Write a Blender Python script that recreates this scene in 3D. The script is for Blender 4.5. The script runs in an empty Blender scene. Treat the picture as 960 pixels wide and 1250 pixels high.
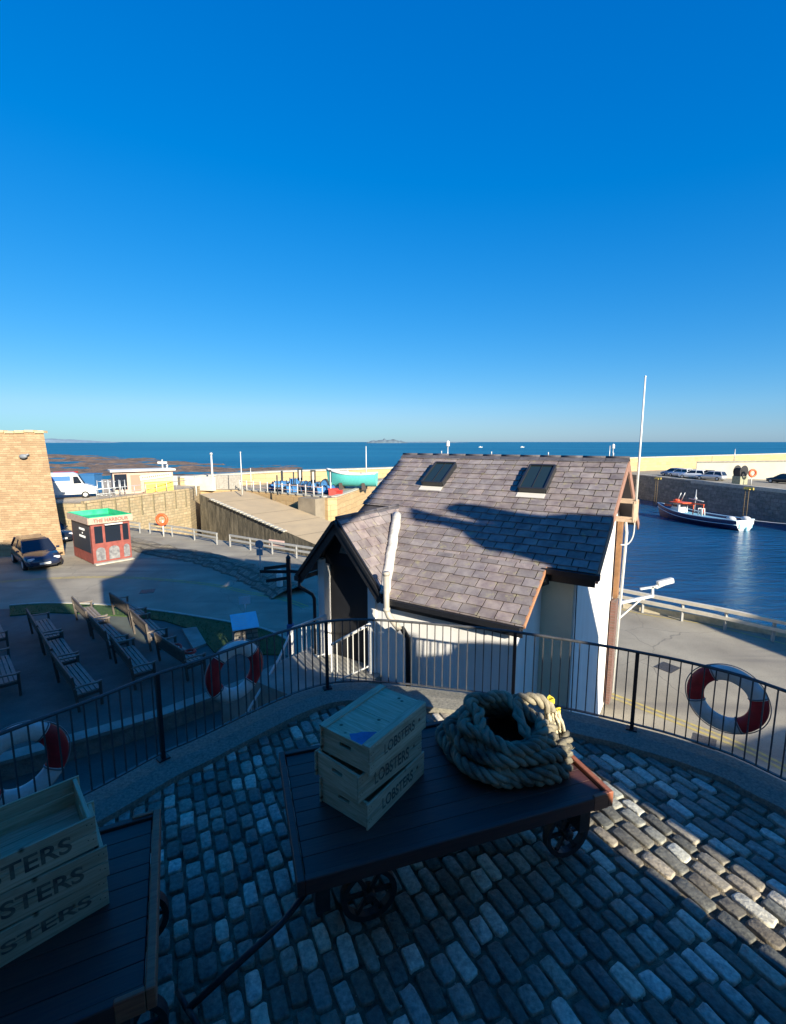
import bpy, bmesh, math, random
from mathutils import Vector, Matrix, noise as mnoise
random.seed(7)
R = math.radians
scn = bpy.context.scene
COL = scn.collection
# ---------------------------------------------------------------- camera model used to survey the photo
PITCH = R(8.4); FPX = 580.0; CZ = 3.6
cp, sp = math.cos(PITCH), math.sin(PITCH)
def ray(x, y):
    v = y - 625; F = FPX*cp - v*sp
    return (x-480)/F, (v*cp + FPX*sp)/F
def at(x, y, z):
    a, r = ray(x, y); Y = (CZ - z)/r
    return Vector((a*Y, Y, z))
def atY(x, y, Y):
    a, r = ray(x, y)
    return Vector((a*Y, Y, CZ - r*Y))
SUN_AZ, SUN_EL = R(148), R(21)
D1 = Vector((-.838, .545, 0)).normalized(); D2 = Vector((.545, .838, 0)).normalized()
def H(a, b, z=0.0): return D1*a + D2*b + Vector((0, 0, z))      # house frame

# ---------------------------------------------------------------- materials
MATS = {}
def new_mat(name):
    m = bpy.data.materials.new(name); m.use_nodes = True
    nt = m.node_tree; return m, nt, nt.nodes, nt.links, nt.nodes['Principled BSDF']
def M(name, col=None, rough=.7, var=.0, scale=6.0, bump=0.0, bscale=40.0, metal=0.0, col2=None, attr=0.0, spec=.5, stretch=None, detail=4, coat=0.0, bdist=.02):
    if name in MATS: return MATS[name]
    m, nt, N, Lk, bs = new_mat(name)
    bs.inputs['Roughness'].default_value = rough; bs.inputs['Metallic'].default_value = metal
    bs.inputs['Specular IOR Level'].default_value = spec
    if coat: bs.inputs['Coat Weight'].default_value = coat
    c = tuple(col)+(1,)
    tc = N.new('ShaderNodeTexCoord'); mp = N.new('ShaderNodeMapping')
    Lk.new(tc.outputs['Object'], mp.inputs['Vector'])
    if stretch: mp.inputs['Scale'].default_value = stretch
    out = None
    if var or col2:
        nz = N.new('ShaderNodeTexNoise'); nz.inputs['Scale'].default_value = scale; nz.inputs['Detail'].default_value = detail
        nz.inputs['Roughness'].default_value = .6
        Lk.new(mp.outputs[0], nz.inputs['Vector'])
        rp = N.new('ShaderNodeMapRange'); rp.inputs[1].default_value = .3; rp.inputs[2].default_value = .7
        Lk.new(nz.outputs[0], rp.inputs[0])
        mx = N.new('ShaderNodeMix'); mx.data_type = 'RGBA'
        Lk.new(rp.outputs[0], mx.inputs[0])
        if col2: a, b = c, tuple(col2)+(1,)
        else: a = tuple(k*(1-var) for k in col)+(1,); b = tuple(min(1, k*(1+var)) for k in col)+(1,)
        mx.inputs[6].default_value = a; mx.inputs[7].default_value = b
        out = mx.outputs[2]
    if attr:
        at_ = N.new('ShaderNodeAttribute'); at_.attribute_name = 'tone'
        m2 = N.new('ShaderNodeMix'); m2.data_type = 'RGBA'; m2.blend_type = 'MULTIPLY'; m2.inputs[0].default_value = attr
        if out: Lk.new(out, m2.inputs[6])
        else: m2.inputs[6].default_value = c
        Lk.new(at_.outputs['Color'], m2.inputs[7]); out = m2.outputs[2]
    if out: Lk.new(out, bs.inputs['Base Color'])
    else: bs.inputs['Base Color'].default_value = c
    if bump:
        n2 = N.new('ShaderNodeTexNoise'); n2.inputs['Scale'].default_value = bscale; n2.inputs['Detail'].default_value = 5
        Lk.new(mp.outputs[0], n2.inputs['Vector'])
        b = N.new('ShaderNodeBump'); b.inputs['Strength'].default_value = bump; b.inputs['Distance'].default_value = bdist
        Lk.new(n2.outputs[0], b.inputs['Height']); Lk.new(b.outputs[0], bs.inputs['Normal'])
    MATS[name] = m; return m
def stone(name, c1, c2, mort, bw, bh, dirv=(1, 0, 0), rough=.9, mix=.5, stain=None, bump=.6, mw=.02):
    """coursed masonry: brick pattern laid along dirv and up z"""
    m, nt, N, Lk, bs = new_mat(name)
    bs.inputs['Roughness'].default_value = rough
    tc = N.new('ShaderNodeTexCoord')
    dt = N.new('ShaderNodeVectorMath'); dt.operation = 'DOT_PRODUCT'; dt.inputs[1].default_value = dirv
    Lk.new(tc.outputs['Object'], dt.inputs[0])
    sx = N.new('ShaderNodeSeparateXYZ'); Lk.new(tc.outputs['Object'], sx.inputs[0])
    nz0 = N.new('ShaderNodeTexNoise'); nz0.inputs['Scale'].default_value = 1.3; Lk.new(tc.outputs['Object'], nz0.inputs['Vector'])
    ad = N.new('ShaderNodeMath'); ad.operation = 'MULTIPLY_ADD'; Lk.new(nz0.outputs[0], ad.inputs[0]); ad.inputs[1].default_value = bh*.8
    Lk.new(sx.outputs[2], ad.inputs[2])
    cb = N.new('ShaderNodeCombineXYZ'); Lk.new(dt.outputs['Value'], cb.inputs[0]); Lk.new(ad.outputs[0], cb.inputs[1])
    bk = N.new('ShaderNodeTexBrick'); bk.inputs['Scale'].default_value = 1
    bk.inputs['Brick Width'].default_value = bw; bk.inputs['Row Height'].default_value = bh; bk.inputs['Mortar Size'].default_value = mw
    bk.inputs['Mortar Smooth'].default_value = .3; bk.inputs['Bias'].default_value = 0
    bk.inputs['Color1'].default_value = (*c1, 1); bk.inputs['Color2'].default_value = (*c2, 1); bk.inputs['Mortar'].default_value = (*mort, 1)
    bk.offset = .43; bk.squash = .7; bk.squash_frequency = 3
    Lk.new(cb.outputs[0], bk.inputs['Vector'])
    nz = N.new('ShaderNodeTexNoise'); nz.inputs['Scale'].default_value = 2.2; nz.inputs['Detail'].default_value = 8; nz.inputs['Roughness'].default_value = .75
    Lk.new(tc.outputs['Object'], nz.inputs['Vector'])
    rp = N.new('ShaderNodeMapRange'); rp.inputs[1].default_value = .35; rp.inputs[2].default_value = .68; Lk.new(nz.outputs[0], rp.inputs[0])
    mx = N.new('ShaderNodeMix'); mx.data_type = 'RGBA'
    mf = N.new('ShaderNodeMath'); mf.operation = 'MULTIPLY'; mf.inputs[1].default_value = mix; Lk.new(rp.outputs[0], mf.inputs[0])
    Lk.new(mf.outputs[0], mx.inputs[0]); Lk.new(bk.outputs['Color'], mx.inputs[6]); mx.inputs[7].default_value = (*(stain or tuple(k*.55 for k in c1)), 1)
    Lk.new(mx.outputs[2], bs.inputs['Base Color'])
    b = N.new('ShaderNodeBump'); b.inputs['Strength'].default_value = bump; b.inputs['Distance'].default_value = .03
    mm = N.new('ShaderNodeMath'); mm.operation = 'SUBTRACT'; Lk.new(nz.outputs[0], mm.inputs[0]); Lk.new(bk.outputs['Fac'], mm.inputs[1])
    Lk.new(mm.outputs[0], b.inputs['Height']); Lk.new(b.outputs[0], bs.inputs['Normal'])
    MATS[name] = m; return m
def wood(name, c1, c2, rough=.7, axis=0, attr=1.0, knots=None):
    m, nt, N, Lk, bs = new_mat(name); bs.inputs['Roughness'].default_value = rough
    tc = N.new('ShaderNodeTexCoord'); mp = N.new('ShaderNodeMapping'); Lk.new(tc.outputs['Object'], mp.inputs['Vector'])
    sc = [14, 14, 14]; sc[axis] = 1.2; mp.inputs['Scale'].default_value = sc
    nz = N.new('ShaderNodeTexNoise'); nz.inputs['Scale'].default_value = 3; nz.inputs['Detail'].default_value = 8; nz.inputs['Distortion'].default_value = 1.2
    Lk.new(mp.outputs[0], nz.inputs['Vector'])
    rp = N.new('ShaderNodeMapRange'); rp.inputs[1].default_value = .35; rp.inputs[2].default_value = .65; Lk.new(nz.outputs[0], rp.inputs[0])
    mx = N.new('ShaderNodeMix'); mx.data_type = 'RGBA'; Lk.new(rp.outputs[0], mx.inputs[0])
    mx.inputs[6].default_value = (*c1, 1); mx.inputs[7].default_value = (*c2, 1); out = mx.outputs[2]
    if knots:
        vo = N.new('ShaderNodeTexVoronoi'); vo.inputs['Scale'].default_value = 7; Lk.new(tc.outputs['Object'], vo.inputs['Vector'])
        r2 = N.new('ShaderNodeMapRange'); r2.inputs[1].default_value = .06; r2.inputs[2].default_value = .14; r2.inputs[3].default_value = 1; r2.inputs[4].default_value = 0
        Lk.new(vo.outputs['Distance'], r2.inputs[0])
        m3 = N.new('ShaderNodeMix'); m3.data_type = 'RGBA'; Lk.new(r2.outputs[0], m3.inputs[0]); Lk.new(out, m3.inputs[6]); m3.inputs[7].default_value = (*knots, 1); out = m3.outputs[2]
    if attr:
        a = N.new('ShaderNodeAttribute'); a.attribute_name = 'tone'
        m2 = N.new('ShaderNodeMix'); m2.data_type = 'RGBA'; m2.blend_type = 'MULTIPLY'; m2.inputs[0].default_value = attr
        Lk.new(out, m2.inputs[6]); Lk.new(a.outputs['Color'], m2.inputs[7]); out = m2.outputs[2]
    Lk.new(out, bs.inputs['Base Color'])
    b = N.new('ShaderNodeBump'); b.inputs['Strength'].default_value = .35; b.inputs['Distance'].default_value = .004
    Lk.new(nz.outputs[0], b.inputs['Height']); Lk.new(b.outputs[0], bs.inputs['Normal'])
    MATS[name] = m; return m

# ---------------------------------------------------------------- mesh builder
class MB:
    def __init__(s): s.v = []; s.f = []; s.m = []; s.sm = []; s.t = []; s.tone = 1.0
    def add(s, vs, fs, mi=0, smooth=False, tone=None):
        o = len(s.v); s.v += [tuple(x) for x in vs]
        t = tone if tone is not None else s.tone
        s.t += [t]*len(vs)
        for f in fs: s.f.append([o+i for i in f]); s.m.append(mi); s.sm.append(smooth)
    def hexa(s, p, mi=0, tone=None):   # 8 points: bottom 0-3, top 4-7
        s.add(p, [(3,2,1,0),(4,5,6,7),(0,1,5,4),(1,2,6,5),(2,3,7,6),(3,0,4,7)], mi, False, tone)
    def box(s, c, d, rz=0, mi=0, mat=None, tone=None):
        x, y, z = d[0]/2, d[1]/2, d[2]/2
        p = [Vector(q) for q in ((-x,-y,-z),(x,-y,-z),(x,y,-z),(-x,y,-z),(-x,-y,z),(x,-y,z),(x,y,z),(-x,y,z))]
        m = mat if mat else Matrix.Rotation(rz, 3, 'Z')
        s.hexa([m @ q + Vector(c) for q in p], mi, tone)
    def bar(s, a, b, w, h, mi=0, tone=None, up=(0,0,1)):
        a, b = Vector(a), Vector(b); d = (b-a).normalized(); u = Vector(up)
        if abs(d.dot(u)) > .98: u = Vector((0,1,0))
        r = d.cross(u).normalized(); u = r.cross(d).normalized()
        r *= w/2; u *= h/2
        s.hexa([a-r-u, a+r-u, b+r-u, b-r-u, a-r+u, a+r+u, b+r+u, b-r+u], mi, tone)
    def tube(s, pts, r, n=8, mi=0, smooth=True, closed=False, caps=True, tone=None):
        pts = [Vector(p) for p in pts]; k = len(pts); rs = r if isinstance(r, (list, tuple)) else [r]*k
        vs = []; prev = None
        for i, p in enumerate(pts):
            if closed: d = pts[(i+1) % k]-pts[i-1]
            else: d = pts[min(i+1, k-1)]-pts[max(i-1, 0)]
            d.normalize()
            if prev is None:
                u = Vector((0,0,1)) if abs(d.z) < .9 else Vector((1,0,0))
                u = (u - d*u.dot(d)).normalized()
            else: u = (prev - d*prev.dot(d)).normalized()
            prev = u; w = d.cross(u)
            for j in range(n):
                a = 2*math.pi*j/n; vs.append(p + (u*math.cos(a)+w*math.sin(a))*rs[i])
        fs = []
        for i in range(k if closed else k-1):
            i2 = (i+1) % k
            for j in range(n):
                j2 = (j+1) % n; fs.append((i*n+j, i*n+j2, i2*n+j2, i2*n+j))
        if caps and not closed: fs += [tuple(range(n))[::-1], tuple(range((k-1)*n, k*n))]
        s.add(vs, fs, mi, smooth, tone)
    def prism(s, poly, z0, z1, mi=0, tone=None):
        n = len(poly); ar = sum(poly[i][0]*poly[(i+1)%n][1]-poly[(i+1)%n][0]*poly[i][1] for i in range(n))
        if ar < 0: poly = poly[::-1]
        vs = [(p[0], p[1], z0) for p in poly]+[(p[0], p[1], z1) for p in poly]
        s.add(vs, [tuple(range(n))[::-1], tuple(range(n, 2*n))]+[(i, (i+1)%n, (i+1)%n+n, i+n) for i in range(n)], mi, False, tone)
    def extrude(s, poly, vec, mi=0, tone=None):     # planar 3D polygon swept by vec
        n = len(poly); vec = Vector(vec); poly = [Vector(p) for p in poly]
        nn = Vector((0,0,0))
        for i in range(n): nn += poly[i].cross(poly[(i+1)%n])
        if nn.dot(vec) < 0: poly = poly[::-1]
        vs = poly+[p+vec for p in poly]
        s.add(vs, [tuple(range(n))[::-1], tuple(range(n, 2*n))]+[(i, (i+1)%n, (i+1)%n+n, i+n) for i in range(n)], mi, False, tone)
    def sphere(s, c, r, n=10, k=7, mi=0, sc=(1,1,1), tone=None):
        vs = [(c[0], c[1], c[2]+r*sc[2])]
        for i in range(1, k):
            a = math.pi*i/k
            for j in range(n):
                b = 2*math.pi*j/n; vs.append((c[0]+r*sc[0]*math.sin(a)*math.cos(b), c[1]+r*sc[1]*math.sin(a)*math.sin(b), c[2]+r*sc[2]*math.cos(a)))
        vs.append((c[0], c[1], c[2]-r*sc[2])); e = len(vs)-1
        fs = [(0, 1+j, 1+(j+1)%n) for j in range(n)]
        for i in range(k-2):
            for j in range(n): a = 1+i*n; fs.append((a+j, a+n+j, a+n+(j+1)%n, a+(j+1)%n))
        a = 1+(k-2)*n; fs += [(e, a+(j+1)%n, a+j) for j in range(n)]
        s.add(vs, fs, mi, True, tone)
    def lathe(s, prof, c=(0,0,0), n=16, axis='z', mi=0, tone=None):
        vs = []
        for r, h in prof:
            for j in range(n):
                a = 2*math.pi*j/n; x, y = r*math.cos(a), r*math.sin(a)
                q = (x, y, h) if axis == 'z' else ((x, h, y) if axis == 'y' else (h, x, y))
                vs.append((q[0]+c[0], q[1]+c[1], q[2]+c[2]))
        k = len(prof); fs = [tuple(range(n))[::-1], tuple(range((k-1)*n, k*n))]
        for i in range(k-1):
            for j in range(n): fs.append((i*n+j, i*n+(j+1)%n, (i+1)*n+(j+1)%n, (i+1)*n+j))
        s.add(vs, fs, mi, False, tone)
    def build(s, name, mats, parent=None, bevel=0, world=False, seg=1):
        me = bpy.data.meshes.new(name)
        v = s.v
        o = bpy.data.objects.new(name, me); COL.objects.link(o)
        if parent is not None:
            o.parent = parent
            if world: q = parent.location; v = [(a-q.x, b-q.y, c-q.z) for a, b, c in v]
        me.from_pydata(v, [], s.f)
        if not isinstance(mats, (list, tuple)): mats = [mats]
        for m in mats: me.materials.append(m)
        me.polygons.foreach_set('material_index', s.m); me.polygons.foreach_set('use_smooth', s.sm)
        ca = me.color_attributes.new('tone', 'FLOAT_COLOR', 'POINT')
        fl = []
        for t in s.t:
            if isinstance(t, (tuple, list)): fl += [t[0], t[1], t[2], 1]
            else: fl += [t, t, t, 1]
        ca.data.foreach_set('color', fl)
        me.update()
        bm = bmesh.new(); bm.from_mesh(me); bmesh.ops.recalc_face_normals(bm, faces=bm.faces); bm.to_mesh(me); bm.free()
        if bevel:
            b = o.modifiers.new('bevel', 'BEVEL'); b.width = bevel; b.segments = seg; b.limit_method = 'ANGLE'; b.angle_limit = R(40)
        return o
def tag(o, label=None, cat=None, group=None, kind=None):
    if label: o['label'] = label
    if cat: o['category'] = cat
    if group: o['group'] = group
    if kind: o['kind'] = kind
    return o
def thing(name, label, cat, loc=(0,0,0), rz=0, group=None):
    o = bpy.data.objects.new(name, None); COL.objects.link(o); o.location = loc; o.rotation_euler = (0,0,rz); o.empty_display_size = .2
    return tag(o, label, cat, group)
def struct(name, mb, mats, **k): return tag(mb.build(name, mats, **k), kind='structure')
def kids(o): return [c for c in bpy.data.objects if c.parent == o]
def copy_tree(o, loc=None, rz=None, label=None, parent=None):
    c = o.copy(); COL.objects.link(c); c.parent = parent
    for ch in kids(o): copy_tree(ch, parent=c)
    if loc is not None: c.location = loc
    if rz is not None: c.rotation_euler = (0,0,rz)
    if label: c['label'] = label
    return c
_txt = {}
def text_geo(st):
    if st in _txt: return _txt[st]
    cu = bpy.data.curves.new('lettering', 'FONT'); cu.body = st; cu.size = 1; cu.align_x = 'CENTER'; cu.align_y = 'CENTER'; cu.offset = .02; cu.extrude = .0
    o = bpy.data.objects.new('lettering', cu); COL.objects.link(o)
    bpy.context.view_layer.update()
    me = o.evaluated_get(bpy.context.evaluated_depsgraph_get()).to_mesh()
    r = ([v.co.copy() for v in me.vertices], [tuple(p.vertices) for p in me.polygons])
    o.evaluated_get(bpy.context.evaluated_depsgraph_get()).to_mesh_clear()
    bpy.data.objects.remove(o); bpy.data.curves.remove(cu)
    _txt[st] = r; return r
def add_text(mb, st, origin, ux, uy, width, height, mi=0):
    vs, fs = text_geo(st); ux = Vector(ux).normalized(); uy = Vector(uy).normalized(); o = Vector(origin)
    x0 = min(v.x for v in vs); x1 = max(v.x for v in vs); y0 = min(v.y for v in vs); y1 = max(v.y for v in vs)
    mb.add([o + ux*((v.x-(x0+x1)/2)/(x1-x0)*width) + uy*((v.y-(y0+y1)/2)/(y1-y0)*height) for v in vs], fs, mi)
def fbm(x, y, z=0, o=4): return mnoise.fractal(Vector((x, y, z)), 1.0, 2.0, o)
def clip_poly(poly, planes):
    for (nx, ny, d) in planes:                 # keep nx*x+ny*y<=d
        out = []
        for i in range(len(poly)):
            a, b = poly[i], poly[(i+1) % len(poly)]
            da, db = nx*a[0]+ny*a[1]-d, nx*b[0]+ny*b[1]-d
            if da <= 0: out.append(a)
            if (da < 0 < db) or (db < 0 < da):
                t = da/(da-db); out.append((a[0]+(b[0]-a[0])*t, a[1]+(b[1]-a[1])*t))
        poly = out
        if len(poly) < 3: return []
    return poly
def inside(p, poly):
    c = False; n = len(poly)
    for i in range(n):
        a, b = poly[i], poly[i-1]
        if (a[1] > p[1]) != (b[1] > p[1]) and p[0] < (b[0]-a[0])*(p[1]-a[1])/(b[1]-a[1])+a[0]: c = not c
    return c
def smooth_path(pts, n=6):
    P = [Vector(p) for p in pts]; out = []
    for i in range(len(P)-1):
        p0, p1, p2, p3 = P[max(i-1,0)], P[i], P[i+1], P[min(i+2, len(P)-1)]
        for k in range(n):
            t = k/n; out.append(.5*((2*p1)+(p2-p0)*t+(2*p0-5*p1+4*p2-p3)*t*t+(3*p1-p0-3*p2+p3)*t**3))
    out.append(P[-1]); return out
def resample(pts, step):
    out = [pts[0].copy()]; acc = 0
    for i in range(1, len(pts)):
        a, b = pts[i-1], pts[i]; L = (b-a).length; d = step-acc
        while d <= L: out.append(a+(b-a)*(d/L)); d += step
        acc = (acc+L) % step if L else acc
    return out

black = M('black_paint', (.012,.013,.016), .45, var=.3, scale=30, bump=.2, bscale=80, bdist=.002)
rail_paint = M('railing_paint', (.065,.068,.07), .4, var=.35, scale=30, bump=.2, bscale=80, bdist=.002)
iron = M('dark_iron', (.02,.02,.022), .55, var=.5, scale=20, bump=.3, bscale=60, bdist=.003)
white_paint = M('white_paint', (.62,.62,.58), .5, var=.08, scale=8)
galv = M('galvanised_steel', (.5,.52,.52), .45, var=.15, scale=6, metal=.4)
glass = M('dark_glass', (.015,.02,.03), .06, spec=.8)
rubber = M('tyre_rubber', (.02,.02,.02), .85)
red_paint = M('red_paint', (.55,.03,.02), .5, var=.2)
orange = M('orange_plastic', (.75,.11,.03), .5, var=.15)
letter = M('lettering_black', (.02,.024,.032), .85, col2=(.22,.19,.13), scale=14, detail=10)
letter_white = M('lettering_white', (.7,.7,.68), .7)
yellow_line = M('road_line_yellow', (.55,.42,.1), .8, col2=(.3,.26,.14), scale=9)
concrete = M('concrete', (.26,.25,.21), .9, var=.28, scale=1.8, bump=.5, bscale=18, detail=8)
kerb_m = M('kerb_stone', (.42,.4,.33), .85, var=.2, scale=3, bump=.3, bscale=30)
asphalt = M('asphalt', (.24,.215,.165), .85, col2=(.37,.335,.255), scale=.9, bump=.5, bscale=60, detail=9)
def road_mat():
    m, nt, N, Lk, bs = new_mat('road_surface'); bs.inputs['Roughness'].default_value = .88
    tc = N.new('ShaderNodeTexCoord')
    def noise(sc, d, st=None, dist=0):
        n_ = N.new('ShaderNodeTexNoise'); n_.inputs['Scale'].default_value = sc; n_.inputs['Detail'].default_value = d; n_.inputs['Distortion'].default_value = dist
        if st: mp = N.new('ShaderNodeMapping'); mp.inputs['Scale'].default_value = st; mp.inputs['Rotation'].default_value = (0,0,R(35)); Lk.new(tc.outputs['Object'], mp.inputs[0]); Lk.new(mp.outputs[0], n_.inputs['Vector'])
        else: Lk.new(tc.outputs['Object'], n_.inputs['Vector'])
        return n_.outputs[0]
    def mixc(f, a, b, lo, hi):
        rp = N.new('ShaderNodeMapRange'); rp.inputs[1].default_value = lo; rp.inputs[2].default_value = hi; Lk.new(f, rp.inputs[0])
        mx = N.new('ShaderNodeMix'); mx.data_type = 'RGBA'; Lk.new(rp.outputs[0], mx.inputs[0])
        for k, q in ((6,a),(7,b)):
            if isinstance(q, tuple): mx.inputs[k].default_value = (*q,1)
            else: Lk.new(q, mx.inputs[k])
        return mx.outputs[2]
    c = mixc(noise(.7, 9), (.23,.205,.155), (.36,.325,.245), .3, .7)
    c = mixc(noise(.35, 4, (.25,3,1), .5), c, (.2,.18,.145), .56, .7)          # tyre polish and drips along the lane
    c = mixc(noise(30, 3), (.12,.11,.09), c, .28, .40)                          # dark aggregate
    vo = N.new('ShaderNodeTexVoronoi'); vo.feature = 'DISTANCE_TO_EDGE'; vo.inputs['Scale'].default_value = .32; vo.inputs['Randomness'].default_value = 1
    wn = N.new('ShaderNodeTexNoise'); wn.inputs['Scale'].default_value = 1.5; Lk.new(tc.outputs['Object'], wn.inputs['Vector'])
    va_ = N.new('ShaderNodeVectorMath'); va_.operation = 'MULTIPLY_ADD'; va_.inputs[1].default_value = (.5,.5,0); Lk.new(wn.outputs['Color'], va_.inputs[0]); Lk.new(tc.outputs['Object'], va_.inputs[2]); Lk.new(va_.outputs[0], vo.inputs['Vector'])
    c = mixc(vo.outputs['Distance'], (.2,.18,.14), c, .001, .006)
    Lk.new(c, bs.inputs['Base Color'])
    b = N.new('ShaderNodeBump'); b.inputs['Strength'].default_value = .5; b.inputs['Distance'].default_value = .01; Lk.new(noise(60,4), b.inputs['Height']); Lk.new(b.outputs[0], bs.inputs['Normal'])
    return m
asphalt = road_mat()
grass_m = M('grass_turf', (.03,.07,.015), .9, col2=(.055,.11,.025), scale=5, bump=1, bscale=120, detail=8)

# ================================================================= THE SETTING
# sea
def water_mat(name, col, scale, strength, rough, spec, stretch, dist=.3, col2=None):
    m, nt, N, Lk, bs = new_mat(name)
    bs.inputs['Roughness'].default_value = rough; bs.inputs['Specular IOR Level'].default_value = spec
    tc = N.new('ShaderNodeTexCoord'); mp = N.new('ShaderNodeMapping'); mp.inputs['Scale'].default_value = stretch; mp.inputs['Rotation'].default_value = (0,0,R(20))
    Lk.new(tc.outputs['Object'], mp.inputs['Vector'])
    a = N.new('ShaderNodeTexNoise'); a.inputs['Scale'].default_value = scale; a.inputs['Detail'].default_value = 8; a.inputs['Roughness'].default_value = .6; a.inputs['Distortion'].default_value = .6
    Lk.new(mp.outputs[0], a.inputs['Vector'])
    b = N.new('ShaderNodeBump'); b.inputs['Strength'].default_value = strength; b.inputs['Distance'].default_value = dist
    Lk.new(a.outputs[0], b.inputs['Height']); Lk.new(b.outputs[0], bs.inputs['Normal'])
    a2 = N.new('ShaderNodeTexNoise'); a2.inputs['Scale'].default_value = scale*.06; a2.inputs['Detail'].default_value = 6
    Lk.new(mp.outputs[0], a2.inputs['Vector'])
    rp = N.new('ShaderNodeMapRange'); rp.inputs[1].default_value = .35; rp.inputs[2].default_value = .65; Lk.new(a2.outputs[0], rp.inputs[0])
    mx = N.new('ShaderNodeMix'); mx.data_type = 'RGBA'; Lk.new(rp.outputs[0], mx.inputs[0])
    mx.inputs[6].default_value = (*col, 1); mx.inputs[7].default_value = (*(col2 or tuple(k*1.5 for k in col)), 1)
    Lk.new(mx.outputs[2], bs.inputs['Base Color'])
    return m
sea_m = water_mat('sea_water', (.007,.11,.2), .12, 1.0, .45, .18, (.35,1,1), 1.5, (.02,.17,.27))
har_m = water_mat('harbour_water', (.006,.055,.135), .8, 1.0, .1, .5, (.45,1.6,1), .4)
sea = MB(); n = 64
ring = [(40000*math.cos(2*math.pi*i/n), 40000*math.sin(2*math.pi*i/n), -6.92) for i in range(n)]
sea.add(ring, [tuple(range(n))]); struct('sea', sea, sea_m)
WZ = -6.9
hw = MB(); hw.add([(-6,20,WZ),(75,-10,WZ),(75,110,WZ),(46,95,WZ),(-1,64,WZ)], [(0,1,2,3,4)]); struct('harbour_water', hw, har_m)
# rocky foreshore left of the harbour
fs = MB(); nx, ny = 210, 230; vs = []
for j in range(ny):
    t = j/(ny-1); Y = 44*(430/44)**t
    for i in range(nx):
        u = -1.15 + 1.05*i/(nx-1); X = u*Y
        tip = 1.0 if X < -25 else max(0, 1-(X+25)/12)
        far = 215 + 190*min(1, max(0, (-u-.34)/.35))      # shore reaches further out on the left
        e = max(0, min(1, (far-Y)/45))*max(0, min(1, (-.33-u)/.04+.2))
        if u > -.36: e = max(e, max(0, 1-abs(Y-205+60*(u+.33))/34)*max(0, min(1, (-.15-u)/.06)))
        lay = math.sin((Y*.16+X*.05)+2.2*fbm(X*.02, Y*.02))
        z = WZ -.4 + .95*fbm(X*.05, Y*.05, 0, 6) + .38*lay + .55*e + .22*fbm(X*.4, Y*.4, 3, 3)
        if Y > far or u > -.15: z = min(z, WZ-.3)
        vs.append((X, Y, max(z, WZ-1.2)))
fs.add(vs, [(j*nx+i, j*nx+i+1, (j+1)*nx+i+1, (j+1)*nx+i) for j in range(ny-1) for i in range(nx-1)], 0, False)
rock_m = M('weedy_rock', (.05,.04,.032), .9, col2=(.25,.16,.1), scale=.25, bump=1, bscale=2, bdist=.3, detail=10)
struct('rocky_shore', fs, rock_m)
# far coast and island
def hill(name, cx, cy, L, W_, h, col):
    b = MB(); vs = []; nx, ny = 40, 8
    for j in range(ny+1):
        for i in range(nx+1):
            u, v = i/nx*2-1, j/ny*2-1
            k = max(0, 1-abs(u)**2.5)*max(0, 1-v*v)
            vs.append((cx+u*L, cy+v*W_, WZ-.6+h*k*(.6+.7*abs(fbm(u*4+cx, v*2, 5)))))
    b.add(vs, [(j*(nx+1)+i, j*(nx+1)+i+1, (j+1)*(nx+1)+i+1, (j+1)*(nx+1)+i) for j in range(ny) for i in range(nx)], 0, True)
    struct(name, b, M(name+'_ground', col, .95, var=.2, scale=.02))
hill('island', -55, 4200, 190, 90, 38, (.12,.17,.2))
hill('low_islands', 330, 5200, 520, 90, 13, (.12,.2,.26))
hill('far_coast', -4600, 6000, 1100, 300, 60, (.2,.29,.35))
# mainland quay block
land = [(-90,-45),(-90,44),(-27,40),(-20.5,37.3),(-14.3,34),(-8.6,30.4),(-4,26.9),(2,23.4),(9.9,19.0),(13.8,16.3),(30,5),(70,-22),(70,-45)]
quay_stone = stone('quay_stone', (.34,.27,.17), (.22,.18,.12), (.1,.09,.07), .9, .4, (.8,-.6,0), mix=.8, stain=(.05,.06,.04))
g = MB(); g.prism(land, -9, -3.21, 0); struct('quay_block', g, quay_stone)
g = MB(); P = [Vector((*p, 0)) for p in land]
g.add([(p[0], p[1], -3.2) for p in land], [tuple(range(len(land)))]); struct('road', g, asphalt)
# inner basin floor (tide out), weedy
basin = MB(); vs = []; n1 = 40
for j in range(n1):
    for i in range(n1):
        X, Y = -34+i*1.1, 24+j*.9
        vs.append((X, Y, -6.35+.25*fbm(X*.25, Y*.25)+(.0)-max(0, (X+8)*.12)))
basin.add(vs, [(j*n1+i, j*n1+i+1, (j+1)*n1+i+1, (j+1)*n1+i) for j in range(n1-1) for i in range(n1-1)], 0, True)
struct('basin_floor', basin, M('harbour_mud', (.045,.04,.025), .6, col2=(.14,.11,.07), scale=.5, bump=.8, bscale=6, bdist=.1))

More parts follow.
